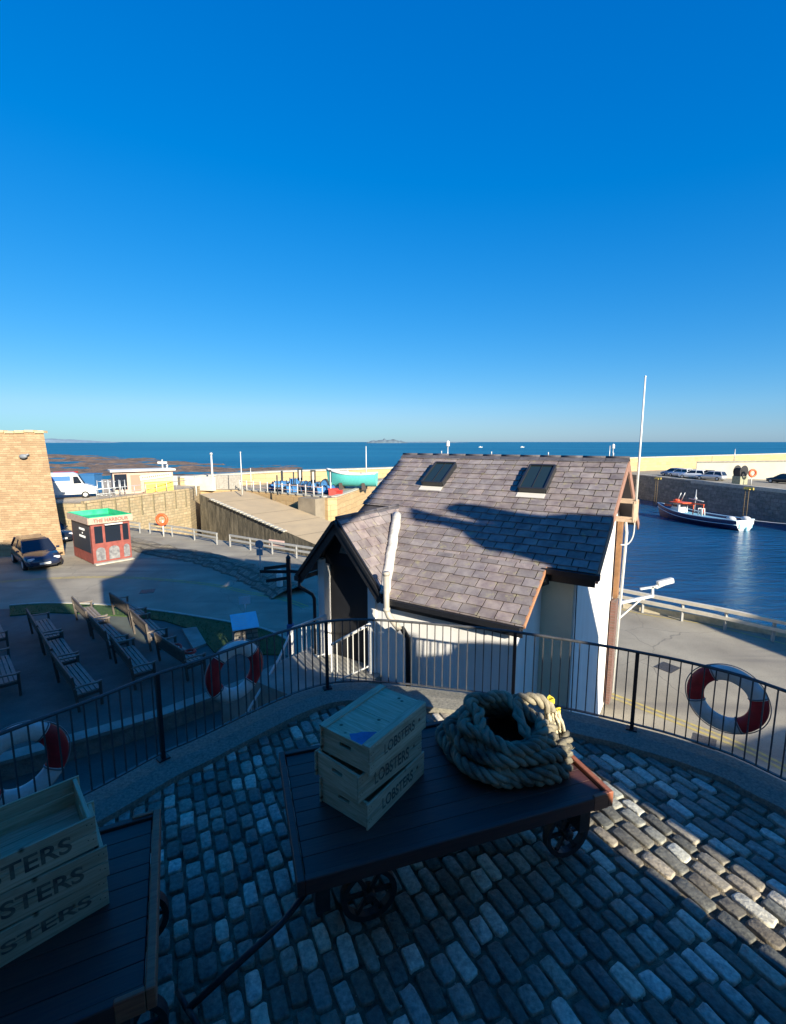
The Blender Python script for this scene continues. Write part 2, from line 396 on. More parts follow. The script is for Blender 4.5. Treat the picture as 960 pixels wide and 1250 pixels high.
def strip(pts, w, z, off=0.0):
    b = MB(); pts = [Vector((p[0], p[1], 0)) for p in pts]; vs = []
    for i, p in enumerate(pts):
        d = (pts[min(i+1, len(pts)-1)]-pts[max(i-1, 0)]).normalized(); nn = Vector((-d.y, d.x, 0))
        for s_ in (off-w/2, off+w/2): q = p+nn*s_; vs.append((q.x, q.y, z))
    b.add(vs, [(2*i, 2*i+1, 2*i+3, 2*i+2) for i in range(len(pts)-1)]); return b
def wall_line(mb, pts, w, z0, z1, mi=0):    # continuous wall, z0/z1 lists or numbers
    P = [Vector((p[0], p[1], 0)) for p in pts]; k = len(P)
    Z0 = z0 if isinstance(z0, list) else [z0]*k; Z1 = z1 if isinstance(z1, list) else [z1]*k; vs = []
    for i, p in enumerate(P):
        a = (p-P[i-1]).normalized() if i else (P[1]-p).normalized(); b = (P[i+1]-p).normalized() if i < k-1 else a
        d = (a+b).normalized(); nn = Vector((-d.y, d.x, 0))*(w/2/max(.5, d.dot(a)))
        l, r = p+nn, p-nn; vs += [(l.x, l.y, Z0[i]), (r.x, r.y, Z0[i]), (r.x, r.y, Z1[i]), (l.x, l.y, Z1[i])]
    fs = [(0,1,2,3), tuple((k-1)*4+q for q in (3,2,1,0))]
    for i in range(k-1):
        for q in range(4): fs.append((i*4+q, i*4+(q+1)%4, (i+1)*4+(q+1)%4, (i+1)*4+q))
    mb.add(vs, fs, mi)
# painted lines
lp = smooth_path([at(*q, -3.2) for q in [(-60,716),(0,711),(80,706),(160,706),(252,714),(300,724),(340,731),(372,742)]], 5)
b = strip(lp, .09, -3.194); b2 = strip(lp, .09, -3.194, .2); b.add(b2.v, b2.f); struct('road_double_yellow_line', b, yellow_line)
lp = smooth_path([at(*q, -3.2) for q in [(700,838),(745,851),(830,884),(900,912),(960,942)]], 4)
b = strip(lp, .09, -3.194); b2 = strip(lp, .09, -3.194, .2); b.add(b2.v, b2.f); struct('road_yellow_line', b, yellow_line)
lp = smooth_path([at(*q, -3.2) for q in [(740,738),(780,749),(860,762),(930,779),(980,792)]], 4)
b = strip(lp, .08, -3.194); struct('quay_edge_line', b, yellow_line)
for q in [((350,716),(372,722)),((372,722),(382,731)),((352,728),(374,735))]:
    pass
for (x, y, w_, h_, rz) in ((180,722,.6,.6,.3),(815,815,.6,.5,.6),(860,905,.45,.45,.9)):
    p_ = at(x, y, -3.2); b = MB(); b.box((p_.x, p_.y, -3.195), (w_,h_,.01), rz=rz); struct('drain_cover', b, M('cast_iron_cover', (.06,.055,.05), .6, var=.4, scale=20, bump=.6))
# bench terrace paving, grass
pav = MB(); pv = [at(*q, -3.2) for q in [(-260,748),(10,745),(62,742),(200,752),(262,790),(345,800),(386,812)]]
pv = [(p.x, p.y) for p in pv]+[(-1.5,9),(-3,6.5),(-6,3),(-20,3)]
pav.prism(pv, -3.3, -3.15); struct('bench_paving', pav, M('paving_slabs', (.085,.1,.085), .8, var=.3, scale=1.2, bump=.5, bscale=25, detail=8))
gq = [(12,740),(60,737),(125,739),(190,746),(250,755),(320,768),(352,782),(340,800),(262,797),(238,770),(200,758),(160,753),(110,750),(62,748),(12,752)]
gr = MB(); gp = [at(*q, -3.14) for q in gq]; gr.prism([(p.x, p.y) for p in gp], -3.3, -3.11); struct('lawn', gr, grass_m)
gp2 = [p for p in gp[:7]]
tuft = MB()
poly2 = [(p.x, p.y) for p in gp]
for k in range(9000):
    X, Y = random.uniform(-16,-2.5), random.uniform(12.5,19)
    if inside((X, Y), poly2):
        a = random.uniform(0, 6.28); h = random.uniform(.03,.07); dx, dy = .012*math.cos(a), .012*math.sin(a)
        tuft.add([(X-dx,Y-dy,-3.115),(X+dx,Y+dy,-3.115),(X+random.uniform(-.02,.02),Y+random.uniform(-.02,.02),-3.115+h)], [(0,1,2)], tone=random.uniform(.7,1.3))
tag(tuft.build('grass_blades', M('grass_blade', (.035,.085,.018), .8, attr=1)), 'short mown green grass on the verge beside the benches', 'grass', kind='stuff')
kb = MB(); wall_line(kb, [(p.x, p.y) for p in smooth_path(gp2, 4)], .12, -3.3, -3.08); struct('lawn_kerb', kb, kerb_m)
# slab beside the last bench
sl = MB(); q = [at(*k, -3.1) for k in [(222,768),(240,766),(252,786),(236,792)]]; sl.prism([(p.x, p.y) for p in q], -3.2, -3.075); struct('stone_slab', sl, concrete)
# low walls under the terrace (ramp edge)
def t_wall(name, label, cat, mb, mats, loc, **k):
    o = mb.build(name, mats, **k); return tag(o, label, cat)
wl = MB(); pw = [at(*q, -2.7) for q in [(-40,937),(0,925),(100,897),(200,868),(300,832),(386,800)]]
wall_line(wl, [(p.x, p.y) for p in pw], .26, -3.3, -2.78); wall_line(wl, [(p.x, p.y) for p in pw], .34, -2.78, -2.7, 1)
t_wall('low_wall', 'low stone wall with a flat coping below the terrace railing', 'wall', wl, [M('dark_wall_stone', (.2,.19,.16), .9, var=.3, scale=4, bump=.7, bscale=20), concrete], None)
# rough stone bank between road and upper lane
bank = MB(); bp = smooth_path([at(*q, -3.2) for q in [(120,650),(165,659),(215,671),(260,678),(310,692),(345,706),(378,722)]], 8); vs = []
for i, p in enumerate(bp):
    d = (bp[min(i+1, len(bp)-1)]-bp[max(i-1, 0)]).normalized(); nn = Vector((-d.y, d.x, 0))
    for k, (o_, z) in enumerate([(-1.9,-3.25),(-1.55,-3.08),(-1.2,-2.98),(-.85,-2.9),(-.5,-2.88),(-.2,-3.0),(-.15,-3.25)]):
        qq = p+nn*(-o_ if False else o_); j = .1*fbm(qq.x*2.3, qq.y*2.3, k)
        vs.append((qq.x+j, qq.y+j, z+.12*fbm(qq.x*3, qq.y*3, k+4)))
n7 = 7; bank.add(vs, [(i*n7+k, i*n7+k+1, (i+1)*n7+k+1, (i+1)*n7+k) for i in range(len(bp)-1) for k in range(n7-1)])
t_wall('stone_bank', 'low rough rubble stone bank curving along the lane', 'wall', bank, stone('rubble', (.33,.28,.2), (.16,.15,.12), (.08,.07,.05), .22, .12, (.85,-.5,0), mix=.7, bump=1), None)

# ---- van terrace with sandstone retaining wall
sandst = stone('sandstone_wall', (.52,.4,.24), (.4,.29,.16), (.25,.2,.13), .55, .26, (.37,.93,0), mix=.75, stain=(.22,.2,.12))
vt = MB(); vt.prism([(-24,36.4),(-20.2,46.9),(-21,52),(-23.5,52.2),(-60,75),(-90,75),(-90,36.4)], -9, -1.12); struct('upper_car_park', vt, [sandst])
vt = MB(); vt.add([(x, y, -1.1) for x, y in [(-24.3,36.8),(-20.6,46.9),(-21.3,51.7),(-23.6,51.9),(-60,74),(-89,74),(-89,36.8)]], [tuple(range(7))]); struct('car_park_surface', vt, M('gravel_yard', (.4,.34,.25), .9, var=.2, scale=1, bump=.4))
vw = MB(); wall_line(vw, [(-24.05,36.5),(-20.35,46.9)], .35, -1.12, -.95)
for k in range(9):
    X, Y = -24+3.7*k/8.5, 36.6+10.4*k/8.5
    vw.box((X+.12, Y, -1.9), (.12,.12,1.7), mi=1)
t_wall('terrace_coping_wall', 'sandstone retaining wall coping below the white van', 'wall', vw, [sandst, M('damp_streak_stone', (.2,.17,.1), .9, var=.3)], None)

# ---- slipway
slip_m = M('slipway_concrete', (.5,.38,.22), .85, col2=(.4,.31,.19), scale=.6, bump=.4, bscale=14, detail=8)
weed_m = M('weed_wall', (.045,.042,.03), .85, col2=(.22,.19,.13), scale=1.5, bump=1, bscale=6, bdist=.15, stretch=(1.6,1.6,.35), detail=9)
A0, A1 = Vector((-19.2,46.8,-1.5)), Vector((-4.4,32.5,-3.95)); wv = Vector((3.5,3.65,0))
sw = MB(); sw.hexa([Vector((A0.x,A0.y,-8)), Vector((A1.x,A1.y,-8)), Vector((A1.x+wv.x,A1.y+wv.y,-8)), Vector((A0.x+wv.x,A0.y+wv.y,-8)), A0-Vector((0,0,.01)), A1-Vector((0,0,.01)), A1+wv-Vector((0,0,.01)), A0+wv-Vector((0,0,.01))])
struct('slipway_wall', sw, weed_m)
st_ = MB(); st_.add([A0, A1, A1+wv, A0+wv], [(0,1,2,3)]); struct('slipway', st_, slip_m)
ed = MB()
for k in range(34):
    t = (k+.5)/34; p = A0.lerp(A1, t); d = (A1-A0).normalized()
    if .12 < t < .75: ed.bar(p-d*.2, p+d*.2, .35, .1, tone=random.uniform(.8,1.1))
struct('slipway_edge_stones', ed, kerb_m)
jn = MB()
for t in (.2,.45,.62,.8):
    p = A0.lerp(A1, t)+Vector((0,0,.006)); d = (A1-A0).normalized(); jn.add([p, p+d*.08, p+d*.08+wv, p+wv], [(0,1,2,3)])
struct('slipway_joint', jn, M('joint_dark', (.2,.16,.1), .9))

# ---- inner quay (left) and long sea wall, right quay
ql = [(-24.5,51.9),(-16.7,50.8),(-6,43.3),(-5.2,43.8),(-.6,65.5),(46,95.5),(46,99.5),(-2,69),(-16,60),(-24.5,53.5)]
sandq = stone('quay_sandstone', (.52,.38,.2), (.42,.3,.15), (.28,.2,.12), 1.0, .5, (.2,.97,0), mix=.6, stain=(.45,.28,.12))
q = MB(); q.prism(ql, -9, -1.52); struct('inner_quay', q, sandq)
q = MB(); q.add([(x, y, -1.5) for x, y in ql], [tuple(range(len(ql)))]); struct('inner_quay_deck', q, asphalt)
q = MB(); wall_line(q, [(-16.5,51.1),(-6.3,43.9)], .5, -1.6, -1.38); wall_line(q, [(-5.5,43.9),(-1.0,65.3)], .5, -1.6, -1.38); struct('quay_edge_coping', q, kerb_m)
# darker recess and concrete end of the quay
q = MB(); q.box((-7.45,43.75,-5.3), (2.2,1.6,7.6), rz=R(-35)); struct('quay_end_block', q, M('stained_concrete', (.33,.28,.2), .9, col2=(.17,.14,.1), scale=.5, bump=.4, detail=8))
swl = MB(); SW = [(-23.5,51.9),(-15.3,59.2),(-1.2,68.5),(51.8,102.5),(105,129),(170,160)]
seaw = stone('sea_wall_stone', (.5,.37,.19), (.4,.29,.14), (.3,.22,.12), 1.6, .6, (.85,.53,0), mix=.5, stain=(.42,.32,.18))
wall_line(swl, SW, 1.2, -7.5, [-.3,-.15,-.2,.15,.35,.6]); wall_line(swl, SW, 1.45, [-.3,-.15,-.2,.15,.35,.6], [-.12,.03,-.02,.35,.6,.9], 1)
t_wall('sea_wall', 'long pale sandstone harbour sea wall in front of the open sea', 'wall', swl, [seaw, kerb_m], None)
pc = MB(); wall_line(pc, [(-24.6,52.6),(-19.2,50.9)], .5, -1.6, [-.1,-.1])
t_wall('concrete_wall', 'short whitish concrete wall at the head of the slipway', 'wall', pc, M('pale_concrete', (.6,.57,.48), .85, var=.15, scale=1), None)
pc = MB(); pc.box((-18.0,52.0,-.75), (2.6,.6,1.5), rz=R(10))
t_wall('concrete_block', 'grey concrete block between slipway head and sea wall', 'block', pc, M('grey_concrete', (.3,.28,.24), .85, var=.2), None)
har_wall = stone('harbour_wall_stone', (.3,.3,.27), (.2,.21,.19), (.12,.12,.11), 1.1, .5, (.12,-.99,0), mix=.8, stain=(.06,.08,.07), bump=.8)
qr = [(66,-20),(62,8),(54,40),(49.9,60.7),(45.9,89.6),(46,99.6),(52,103),(105,129),(140,100),(140,-20)]
q = MB(); q.prism(qr, -9, -2.62); struct('east_quay', q, har_wall)
q = MB(); q.add([(x, y, -2.6) for x, y in qr], [tuple(range(len(qr)))]); struct('east_quay_deck', q, asphalt)
q = MB(); wall_line(q, [(62.3,8),(54.3,40),(50.2,60.7),(46.3,89.6)], .7, -2.9, -2.42); struct('east_quay_coping', q, kerb_m)
q = MB(); wall_line(q, [(53.5,84),(78,71)], .8, -2.7, [.0,1.0]); wall_line(q, [(53.5,84),(78,71)], 1.0, [.0,1.0], [.16,1.16], 1)
t_wall('inner_parapet_wall', 'cream sunlit parapet wall behind the cars on the east quay', 'wall', q, [M('cream_render', (.72,.66,.5), .85, var=.1, scale=.5), kerb_m], None)
for i, (px_, py_) in enumerate([(805,586),(916,599)]):
    p = at(px_, py_, -2.6); o = thing('quay_ladder', ['rusty harbour wall ladder with yellow top rail nearer the boat bow', 'rusty harbour wall ladder with yellow top rail above the boat stern'][i], 'ladder', (p.x-.25, p.y, -2.4), 0, 'harbour wall ladders')
    m_ = MB(); m_.bar((0,-.55,.02), (0,.55,.02), .5, .12); m_.bar((.1,-.8,.1),(.1,.8,.1), .1,.3); m_.build('yellow_mark', M('yellow_marking', (.7,.5,.1), .7), o)
    m_ = MB()
    for s_ in (-.3,.3): m_.tube([(-.1,s_,.1),(-.1,s_,-4.6)], .05, 6)
    for k in range(14): m_.tube([(-.1,-.3,-.2-k*.32),(-.1,.3,-.2-k*.32)], .03, 5)
    m_.build('rungs', M('rusty_iron', (.14,.1,.05), .9), o)

# ================================================================= BUILDINGS BEHIND THE PHOTOGRAPHER (they cast the long shadows)
back = Vector((math.sin(SUN_AZ), math.cos(SUN_AZ), 0))*.3
wallm = M('rendered_house_wall', (.26,.23,.2), .9, var=.15, scale=2, bump=.3)
def facade(name, label, pts, blocks, extra=()):
    o = thing(name, label, 'building', (pts[0][0], -.6, -3.2))
    b = MB(); b.extrude([Vector((x, -.6, z)) for x, z in pts], back); b.build('front_gable_wall', wallm, o, world=True)
    b = MB()
    for x0, x1, zt in blocks: b.prism([(x0,-.9),(x1,-.9),(x1,-8),(x0,-8)], -3.2, zt)
    b.build('rear_block', wallm, o, world=True)
    for e in extra: b = MB(); b.extrude([Vector((x, -.91, z+.12)) for x, z in [(q[0]+.19,q[1]) for q in e]], back*.4); b.build('shade_overhang', wallm, o, world=True)  # unseen overhang, added only to shade the road beyond the house
facade('stone_house', 'tall rendered house with paired gables behind the cobbled terrace', [(-24,-3.2),(-24,10.5),(-3.1,10.5),(-2.48,7.63),(-1.4,5.75),(-.75,5.1),(.2,4.95),(.9,4.45),(1.5,4.1),(1.85,4.1),(1.8,4.4),(1.6,4.85),(1.05,5.6),(.3,5.75),(.12,5.95),(.1,7.4),(1.3,8.0),(2.3,9.6),(2.77,10.4),(4.1,10.4),(4.12,6.0),(4.85,6.2),(5.05,5.5),(5.05,4.5),(4.15,4.45),(4.15,2.75),(4.68,2.1),(4.84,1.5),(4.9,-3.2)],  # slot and side bulge in this unseen wall are shaped to steer sunlight
 [(-24,-3.5,9.5),(-3.5,4.0,3.4)], [[(3.9,5.8),(4.85,6.26),(6.65,7.38),(8.5,9.12),(8.55,9.4),(5.0,10.35),(3.9,10.38)]])
facade('neighbour_house', 'neighbouring low house with chimney beyond the alley', [(5.55,-3.2),(5.55,2.9),(5.3,3.1),(5.3,4.25),(5.7,4.2),(5.93,4.12),(5.98,3.72),(6.25,3.76),(6.33,3.98),(6.6,3.98),(6.9,3.93),(7.1,4.2),(7.99,5.41),(7.72,5.78),(7.5,5.9),(7.52,6.2),(7.6,6.4),(7.43,6.66),(7.14,6.86),(7.38,7.24),(7.59,6.92),(7.86,6.63),(8.13,6.47),(8.23,6.55),(8.0,6.66),(7.9,6.92),(7.83,7.04),(7.95,7.15),(8.19,7.2),(8.45,7.04),(8.67,6.78),(8.93,6.58),(9.32,6.57),(9.74,6.4),(9.66,5.2),(11.57,4.16),(11.9,3.0),(12.6,1.7),(14.2,1.55),(16.2,1.85),(17.5,1.9),(17.5,-3.2)], [(9.5,17,1.3)])
facade('far_neighbour_house', 'small gabled house further along the quay road', [(21.9,-3.2),(21.4,2.6),(21.9,3.6),(22.4,4.5),(23.1,5.25),(26,5.3),(27,3.5),(27,-3.2)], [(24,27,3)])

# ================================================================= TERRACE
rail_xy = [(-5.0,1.2),(-4.45,2.2),(-3.85,3.2),(-3.4,3.79),(-2.93,4.36),(-2.6,4.82),(-2.3,5.12),(-1.92,5.55),(-1.39,6.1),(-.9,6.4),(-.35,6.45),(.2,6.37),(.72,6.25),(1.28,6.12),(1.85,5.92),(2.61,5.58),(3.0,5.37),(3.32,5.18),(3.73,4.85),(3.96,4.53),(4.35,3.9),(4.8,2.9),(5.1,1.6),(5.2,-.5)]
RC = smooth_path([Vector((x, y, 0)) for x, y in rail_xy], 5)
def offset(path, d):
    out = []
    for i, p in enumerate(path):
        t = (path[min(i+1, len(path)-1)]-path[max(i-1, 0)]).normalized(); out.append(p+Vector((-t.y, t.x, 0))*d)
    return out
outer = offset(RC, .09); inner = offset(RC, -.36)
body = [(p.x, p.y) for p in offset(RC, .05)]+[(5.2,-.58),(-5.6,-.58)]
tb = MB(); tb.prism(body, -3.25, -.05); struct('terrace_base', tb, M('terrace_wall_render', (.3,.29,.26), .9, var=.2, scale=3, bump=.4))
kerb = MB(); vs = []; n4 = 5
for i in range(len(RC)):
    o_, n_ = outer[i], inner[i]; wob = .015*fbm(n_.x*4, n_.y*4)
    n_ = n_+Vector((wob, wob, 0)); m_ = (n_+o_)/2
    vs += [(o_.x, o_.y, -.12), (o_.x, o_.y, .085), (m_.x, m_.y, .1+.006*fbm(m_.x*3, m_.y*3)), (n_.x, n_.y, .075), (n_.x, n_.y, -.1)]
kerb.add(vs, [(i*n4+k, i*n4+k+1, (i+1)*n4+k+1, (i+1)*n4+k) for i in range(len(RC)-1) for k in range(n4-1)])
struct('terrace_kerb', kerb, M('pebbly_concrete', (.3,.28,.22), .85, col2=(.12,.12,.1), scale=38, bump=.9, bscale=70, bdist=.008, detail=10))
dirt = MB(); nx = 90; vs = []
inn = [(p.x, p.y) for p in inner]+[(5.2,-.55),(-5.6,-.55)]
for j in range(nx):
    for i in range(nx):
        X, Y = -5.4+10.8*i/(nx-1), -.55+7.1*j/(nx-1); vs.append((X, Y, -.016+.012*fbm(X*7, Y*7)))
fs_ = []
fullp = [(p.x, p.y) for p in offset(RC, -.12)]+[(5.2,-.58),(-5.6,-.58)]
for j in range(nx-1):
    for i in range(nx-1):
        a = j*nx+i; c = vs[a]
        if inside((c[0]+.06, c[1]+.04), fullp): fs_.append((a, a+1, a+nx+1, a+nx))
dirt.add(vs, fs_, 0, True); struct('terrace_ground', dirt, M('sandy_grit', (.035,.03,.02), .95, col2=(.26,.22,.15), scale=9, bump=1, bscale=90, bdist=.01, detail=10))
# cobbles (setts)
U = Vector((math.sin(R(-26)), math.cos(R(-26)), 0)); V = Vector((U.y, -U.x, 0))
cob = MB(); rnd = random.Random(3)
inn_poly = [(p.x, p.y) for p in offset(RC, -.30)]+[(5.2,-.55),(-5.6,-.55)]
def rowpos(v, u): return U*u+V*v+V*(.05*math.sin(u*.9+v*.3))
v = -6.0
while v < 7.0:
    w = rnd.uniform(.115,.15); u = -4+rnd.uniform(0,.3)
    while u < 9:
        right = max(0, min(1, (v+1.6)/3.2))
        L_ = rnd.uniform(.09,.2)*(1-right)+rnd.uniform(.19,.33)*right
        c = rowpos(v+w/2, u+L_/2)
        if inside((c.x, c.y), inn_poly):
            g_ = .012; hx, hy = L_/2-g_, w/2-g_*.9
            n_ = 14; ex = 6+rnd.uniform(-2,3); base = []; h0 = rnd.uniform(-.004,.012)
            tiltu, tiltv = rnd.uniform(-.03,.03), rnd.uniform(-.05,.05); rot = rnd.uniform(-.05,.05)
            def sq(k, s_):
                a = 2*math.pi*(k+.5)/n_; ca, sa = math.cos(a), math.sin(a)
                x = hx*s_*math.copysign(abs(ca)**(2/ex), ca)*(1+jit[k]); y = hy*s_*math.copysign(abs(sa)**(2/ex), sa)*(1+jit[k])
                return x*math.cos(rot)-y*math.sin(rot), x*math.sin(rot)+y*math.cos(rot)
            jit = [rnd.uniform(-.09,.04) for _ in range(n_)]
            vs = []
            for s_, z in ((1.02,-.05),(1.0,-.006),(.955,.006),(.88,.0085)):
                for k in range(n_):
                    x, y = sq(k, s_*(1+(rnd.uniform(-.035,.01) if .9 < s_ < 1.01 else 0))); q = c+U*x+V*y; vs.append((q.x, q.y, h0+z+x*tiltu+y*tiltv+.004*fbm(q.x*17, q.y*17)))
            vs.append((c.x, c.y, h0+.0095))
            fs_ = []
            for r_ in range(3):
                for k in range(n_): fs_.append((r_*n_+k, r_*n_+(k+1)%n_, (r_+1)*n_+(k+1)%n_, (r_+1)*n_+k))
            fs_ += [(3*n_+k, 3*n_+(k+1)%n_, 4*n_) for k in range(n_)]
            t = rnd.choice([.38,.45,.55,.68,.85,1.05]); 
            if rnd.random() < .14: t = 1.6
            wm = rnd.uniform(-.08,.1)
            cob.add(vs, fs_, 0, True, tone=(t*(1+wm), t, t*(1-wm*.8)))
        u += L_
    v += w
struct('cobbles', cob, M('sett_stone', (.2,.19,.155), .6, col2=(.46,.44,.35), scale=30, bump=.6, bscale=45, attr=1, bdist=.01, detail=10, spec=.4))

gm = MB(); rg = random.Random(21)
for k in range(2600):
    X, Y = rg.uniform(-4.5,4.6), rg.uniform(.3,6)
    if fbm(X*1.6, Y*1.6, 9) < -.05 and rg.random() < .7: continue
    if inside((X, Y), inn_poly):
        r = rg.uniform(.003,.009); gm.sphere((X, Y, -.004+r*.4), r, 5, 3, sc=(1,rg.uniform(.6,1.3),.6), tone=rg.uniform(.4,1.2))
tag(gm.build('loose_grit', M('grit_stone', (.4,.36,.27), .9, attr=1)), 'scattered grit and pebbles in the joints of the cobbles', 'grit', kind='stuff')
# railing
RL = resample([p for p in RC if p.x < 4.9 or p.y > 2.2], .01)
# arc-length list
s_len = [0]
for i in range(1, len(RL)): s_len.append(s_len[-1]+(RL[i]-RL[i-1]).length)
def rail_at(s_):
    i = min(range(len(s_len)), key=lambda k: abs(s_len[k]-s_)); t = (RL[min(i+2, len(RL)-1)]-RL[max(i-2,0)]).normalized(); return RL[i], t
def s_of(px_, py_, z):
    p = at(px_, py_, z); return min(range(len(RL)), key=lambda k: (RL[k]-Vector((p.x, p.y, 0))).length)
S = [s_len[s_of(*q)] for q in ((187,820,1.1),(397,757,1.1),(630,770,1.1),(779,795,1.1))]
TOP, BOT = 1.1, .17
railing = thing('terrace_railing', 'curved black iron railing along the edge of the cobbled terrace', 'railing', (0,0,.09))
rp_ = resample(RL, .12)
b = MB(); b.tube([p+Vector((0,0,TOP)) for p in rp_], .019, 8); b.build('top_rail', rail_paint, railing, world=True)
b = MB()
for i in range(len(rp_)-1): b.bar(rp_[i]+Vector((0,0,BOT)), rp_[i+1]+Vector((0,0,BOT)), .035, .012)
b.build('bottom_rail', rail_paint, railing, world=True)
sp_ = [S[0]-1.75, *S, S[3]+1.75]
for s_ in sp_:
    p, t = rail_at(s_); b = MB(); b.box((p.x, p.y, .6), (.042,.042,1.0), rz=math.atan2(t.y, t.x)); b.box((p.x, p.y, .1), (.12,.1,.02), rz=math.atan2(t.y, t.x)); b.build('post', black, railing, world=True)
s_ = S[0]-1.75+.11; cnt = 0
s0 = max(.3, S[0]-2.6); s1 = min(s_len[-1]-.1, S[3]+2.0); nb = int((s1-s0)/.108); nb = min(nb, 99)
for k in range(nb):
    s_ = s0+(s1-s0)*k/nb
    if min(abs(s_-q_) for q_ in sp_) < .05: continue
    p, t = rail_at(s_); b = MB(); b.bar((p.x, p.y, BOT), (p.x, p.y, TOP), .013, .013, up=(t.x, t.y, 0)); b.build('baluster', rail_paint, railing, world=True)
# lifebuoys hung on the outside of the railing
lb_white = M('lifebuoy_white', (.82,.81,.77), .6, col2=(.62,.6,.54), scale=7, bump=.3, bscale=30, detail=9); lb_red = M('lifebuoy_red', (.45,.015,.02), .5, var=.25, scale=8)
def lifebuoy(px_, py_, z, label, rot=0, lean=0, tiltz=0):
    p0, t = rail_at(s_len[s_of(px_, py_, z)]); nrm = Vector((-t.y, t.x, 0))
    c = p0+nrm*.11+Vector((0,0,z))
    o = thing('lifebuoy', label, 'lifebuoy', c, 0, 'lifebuoys hung on the terrace railing')
    b = MB(); nr, nt_ = 64, 14; Rm, rm = .30, .088; vs = []
    for i in range(nr):
        a = 2*math.pi*i/nr+rot
        for j in range(nt_):
            bb = 2*math.pi*j/nt_; rr = Rm+rm*math.cos(bb); w = rm*.62*math.sin(bb)
            q = t*(rr*math.cos(a))+Vector((0,0,rr*math.sin(a)))+nrm*w; vs.append(q)
    for i in range(nr):
        seg = (i+4) % 64; ang = (i+.5)/nr*360
        red = (ang < 42 or ang > 318) or (138 < ang < 222)
        b.add([], [], 0)
        fs_ = [(i*nt_+j, i*nt_+(j+1)%nt_, ((i+1)%nr)*nt_+(j+1)%nt_, ((i+1)%nr)*nt_+j) for j in range(nt_)]
        if i == 0: b.v = [tuple(q) for q in vs]; b.t = [1.0]*len(vs)
        for f in fs_: b.f.append(list(f)); b.m.append(1 if red else 0); b.sm.append(True)
    b.build('ring', [lb_white, lb_red], o)
    for ang in (42, 138, 222, 318):
        b = MB(); a = R(ang)+rot; c2 = t*(Rm*math.cos(a))+Vector((0,0,Rm*math.sin(a))); tang = t*(-math.sin(a))+Vector((0,0,math.cos(a))); rad = t*math.cos(a)+Vector((0,0,math.sin(a)))
        pts = [c2+rad*((rm+.004)*math.cos(k/12*6.283))+nrm*((rm*.62+.004)*math.sin(k/12*6.283)) for k in range(12)]
        b.tube(pts, .007, 5, closed=True)
        b.build('band', M('grab_band', (.2,.2,.2), .7), o)
    b = MB(); pts = []
    for k in range(60):
        a = 2*math.pi*k/60+rot; sag = .012*abs(math.sin(2*(a-rot+R(45)-R(0))))
        pts.append(t*((Rm+rm+.004+sag)*math.cos(a))+Vector((0,0,(Rm+rm+.004+sag)*math.sin(a))))
    b.tube(pts, .006, 5, closed=True); b.build('grab_line', M('line_cord', (.3,.3,.28), .8), o)
lifebuoy(24, 935, .68, 'red and white lifebuoy low at the left edge of the photo above the crates', .15)
lifebuoy(291, 821, .74, 'red and white lifebuoy on the railing to the left of the white steps', -.1)
lifebuoy(884, 858, .74, 'red and white lifebuoy on the right railing in front of the road', -.35)

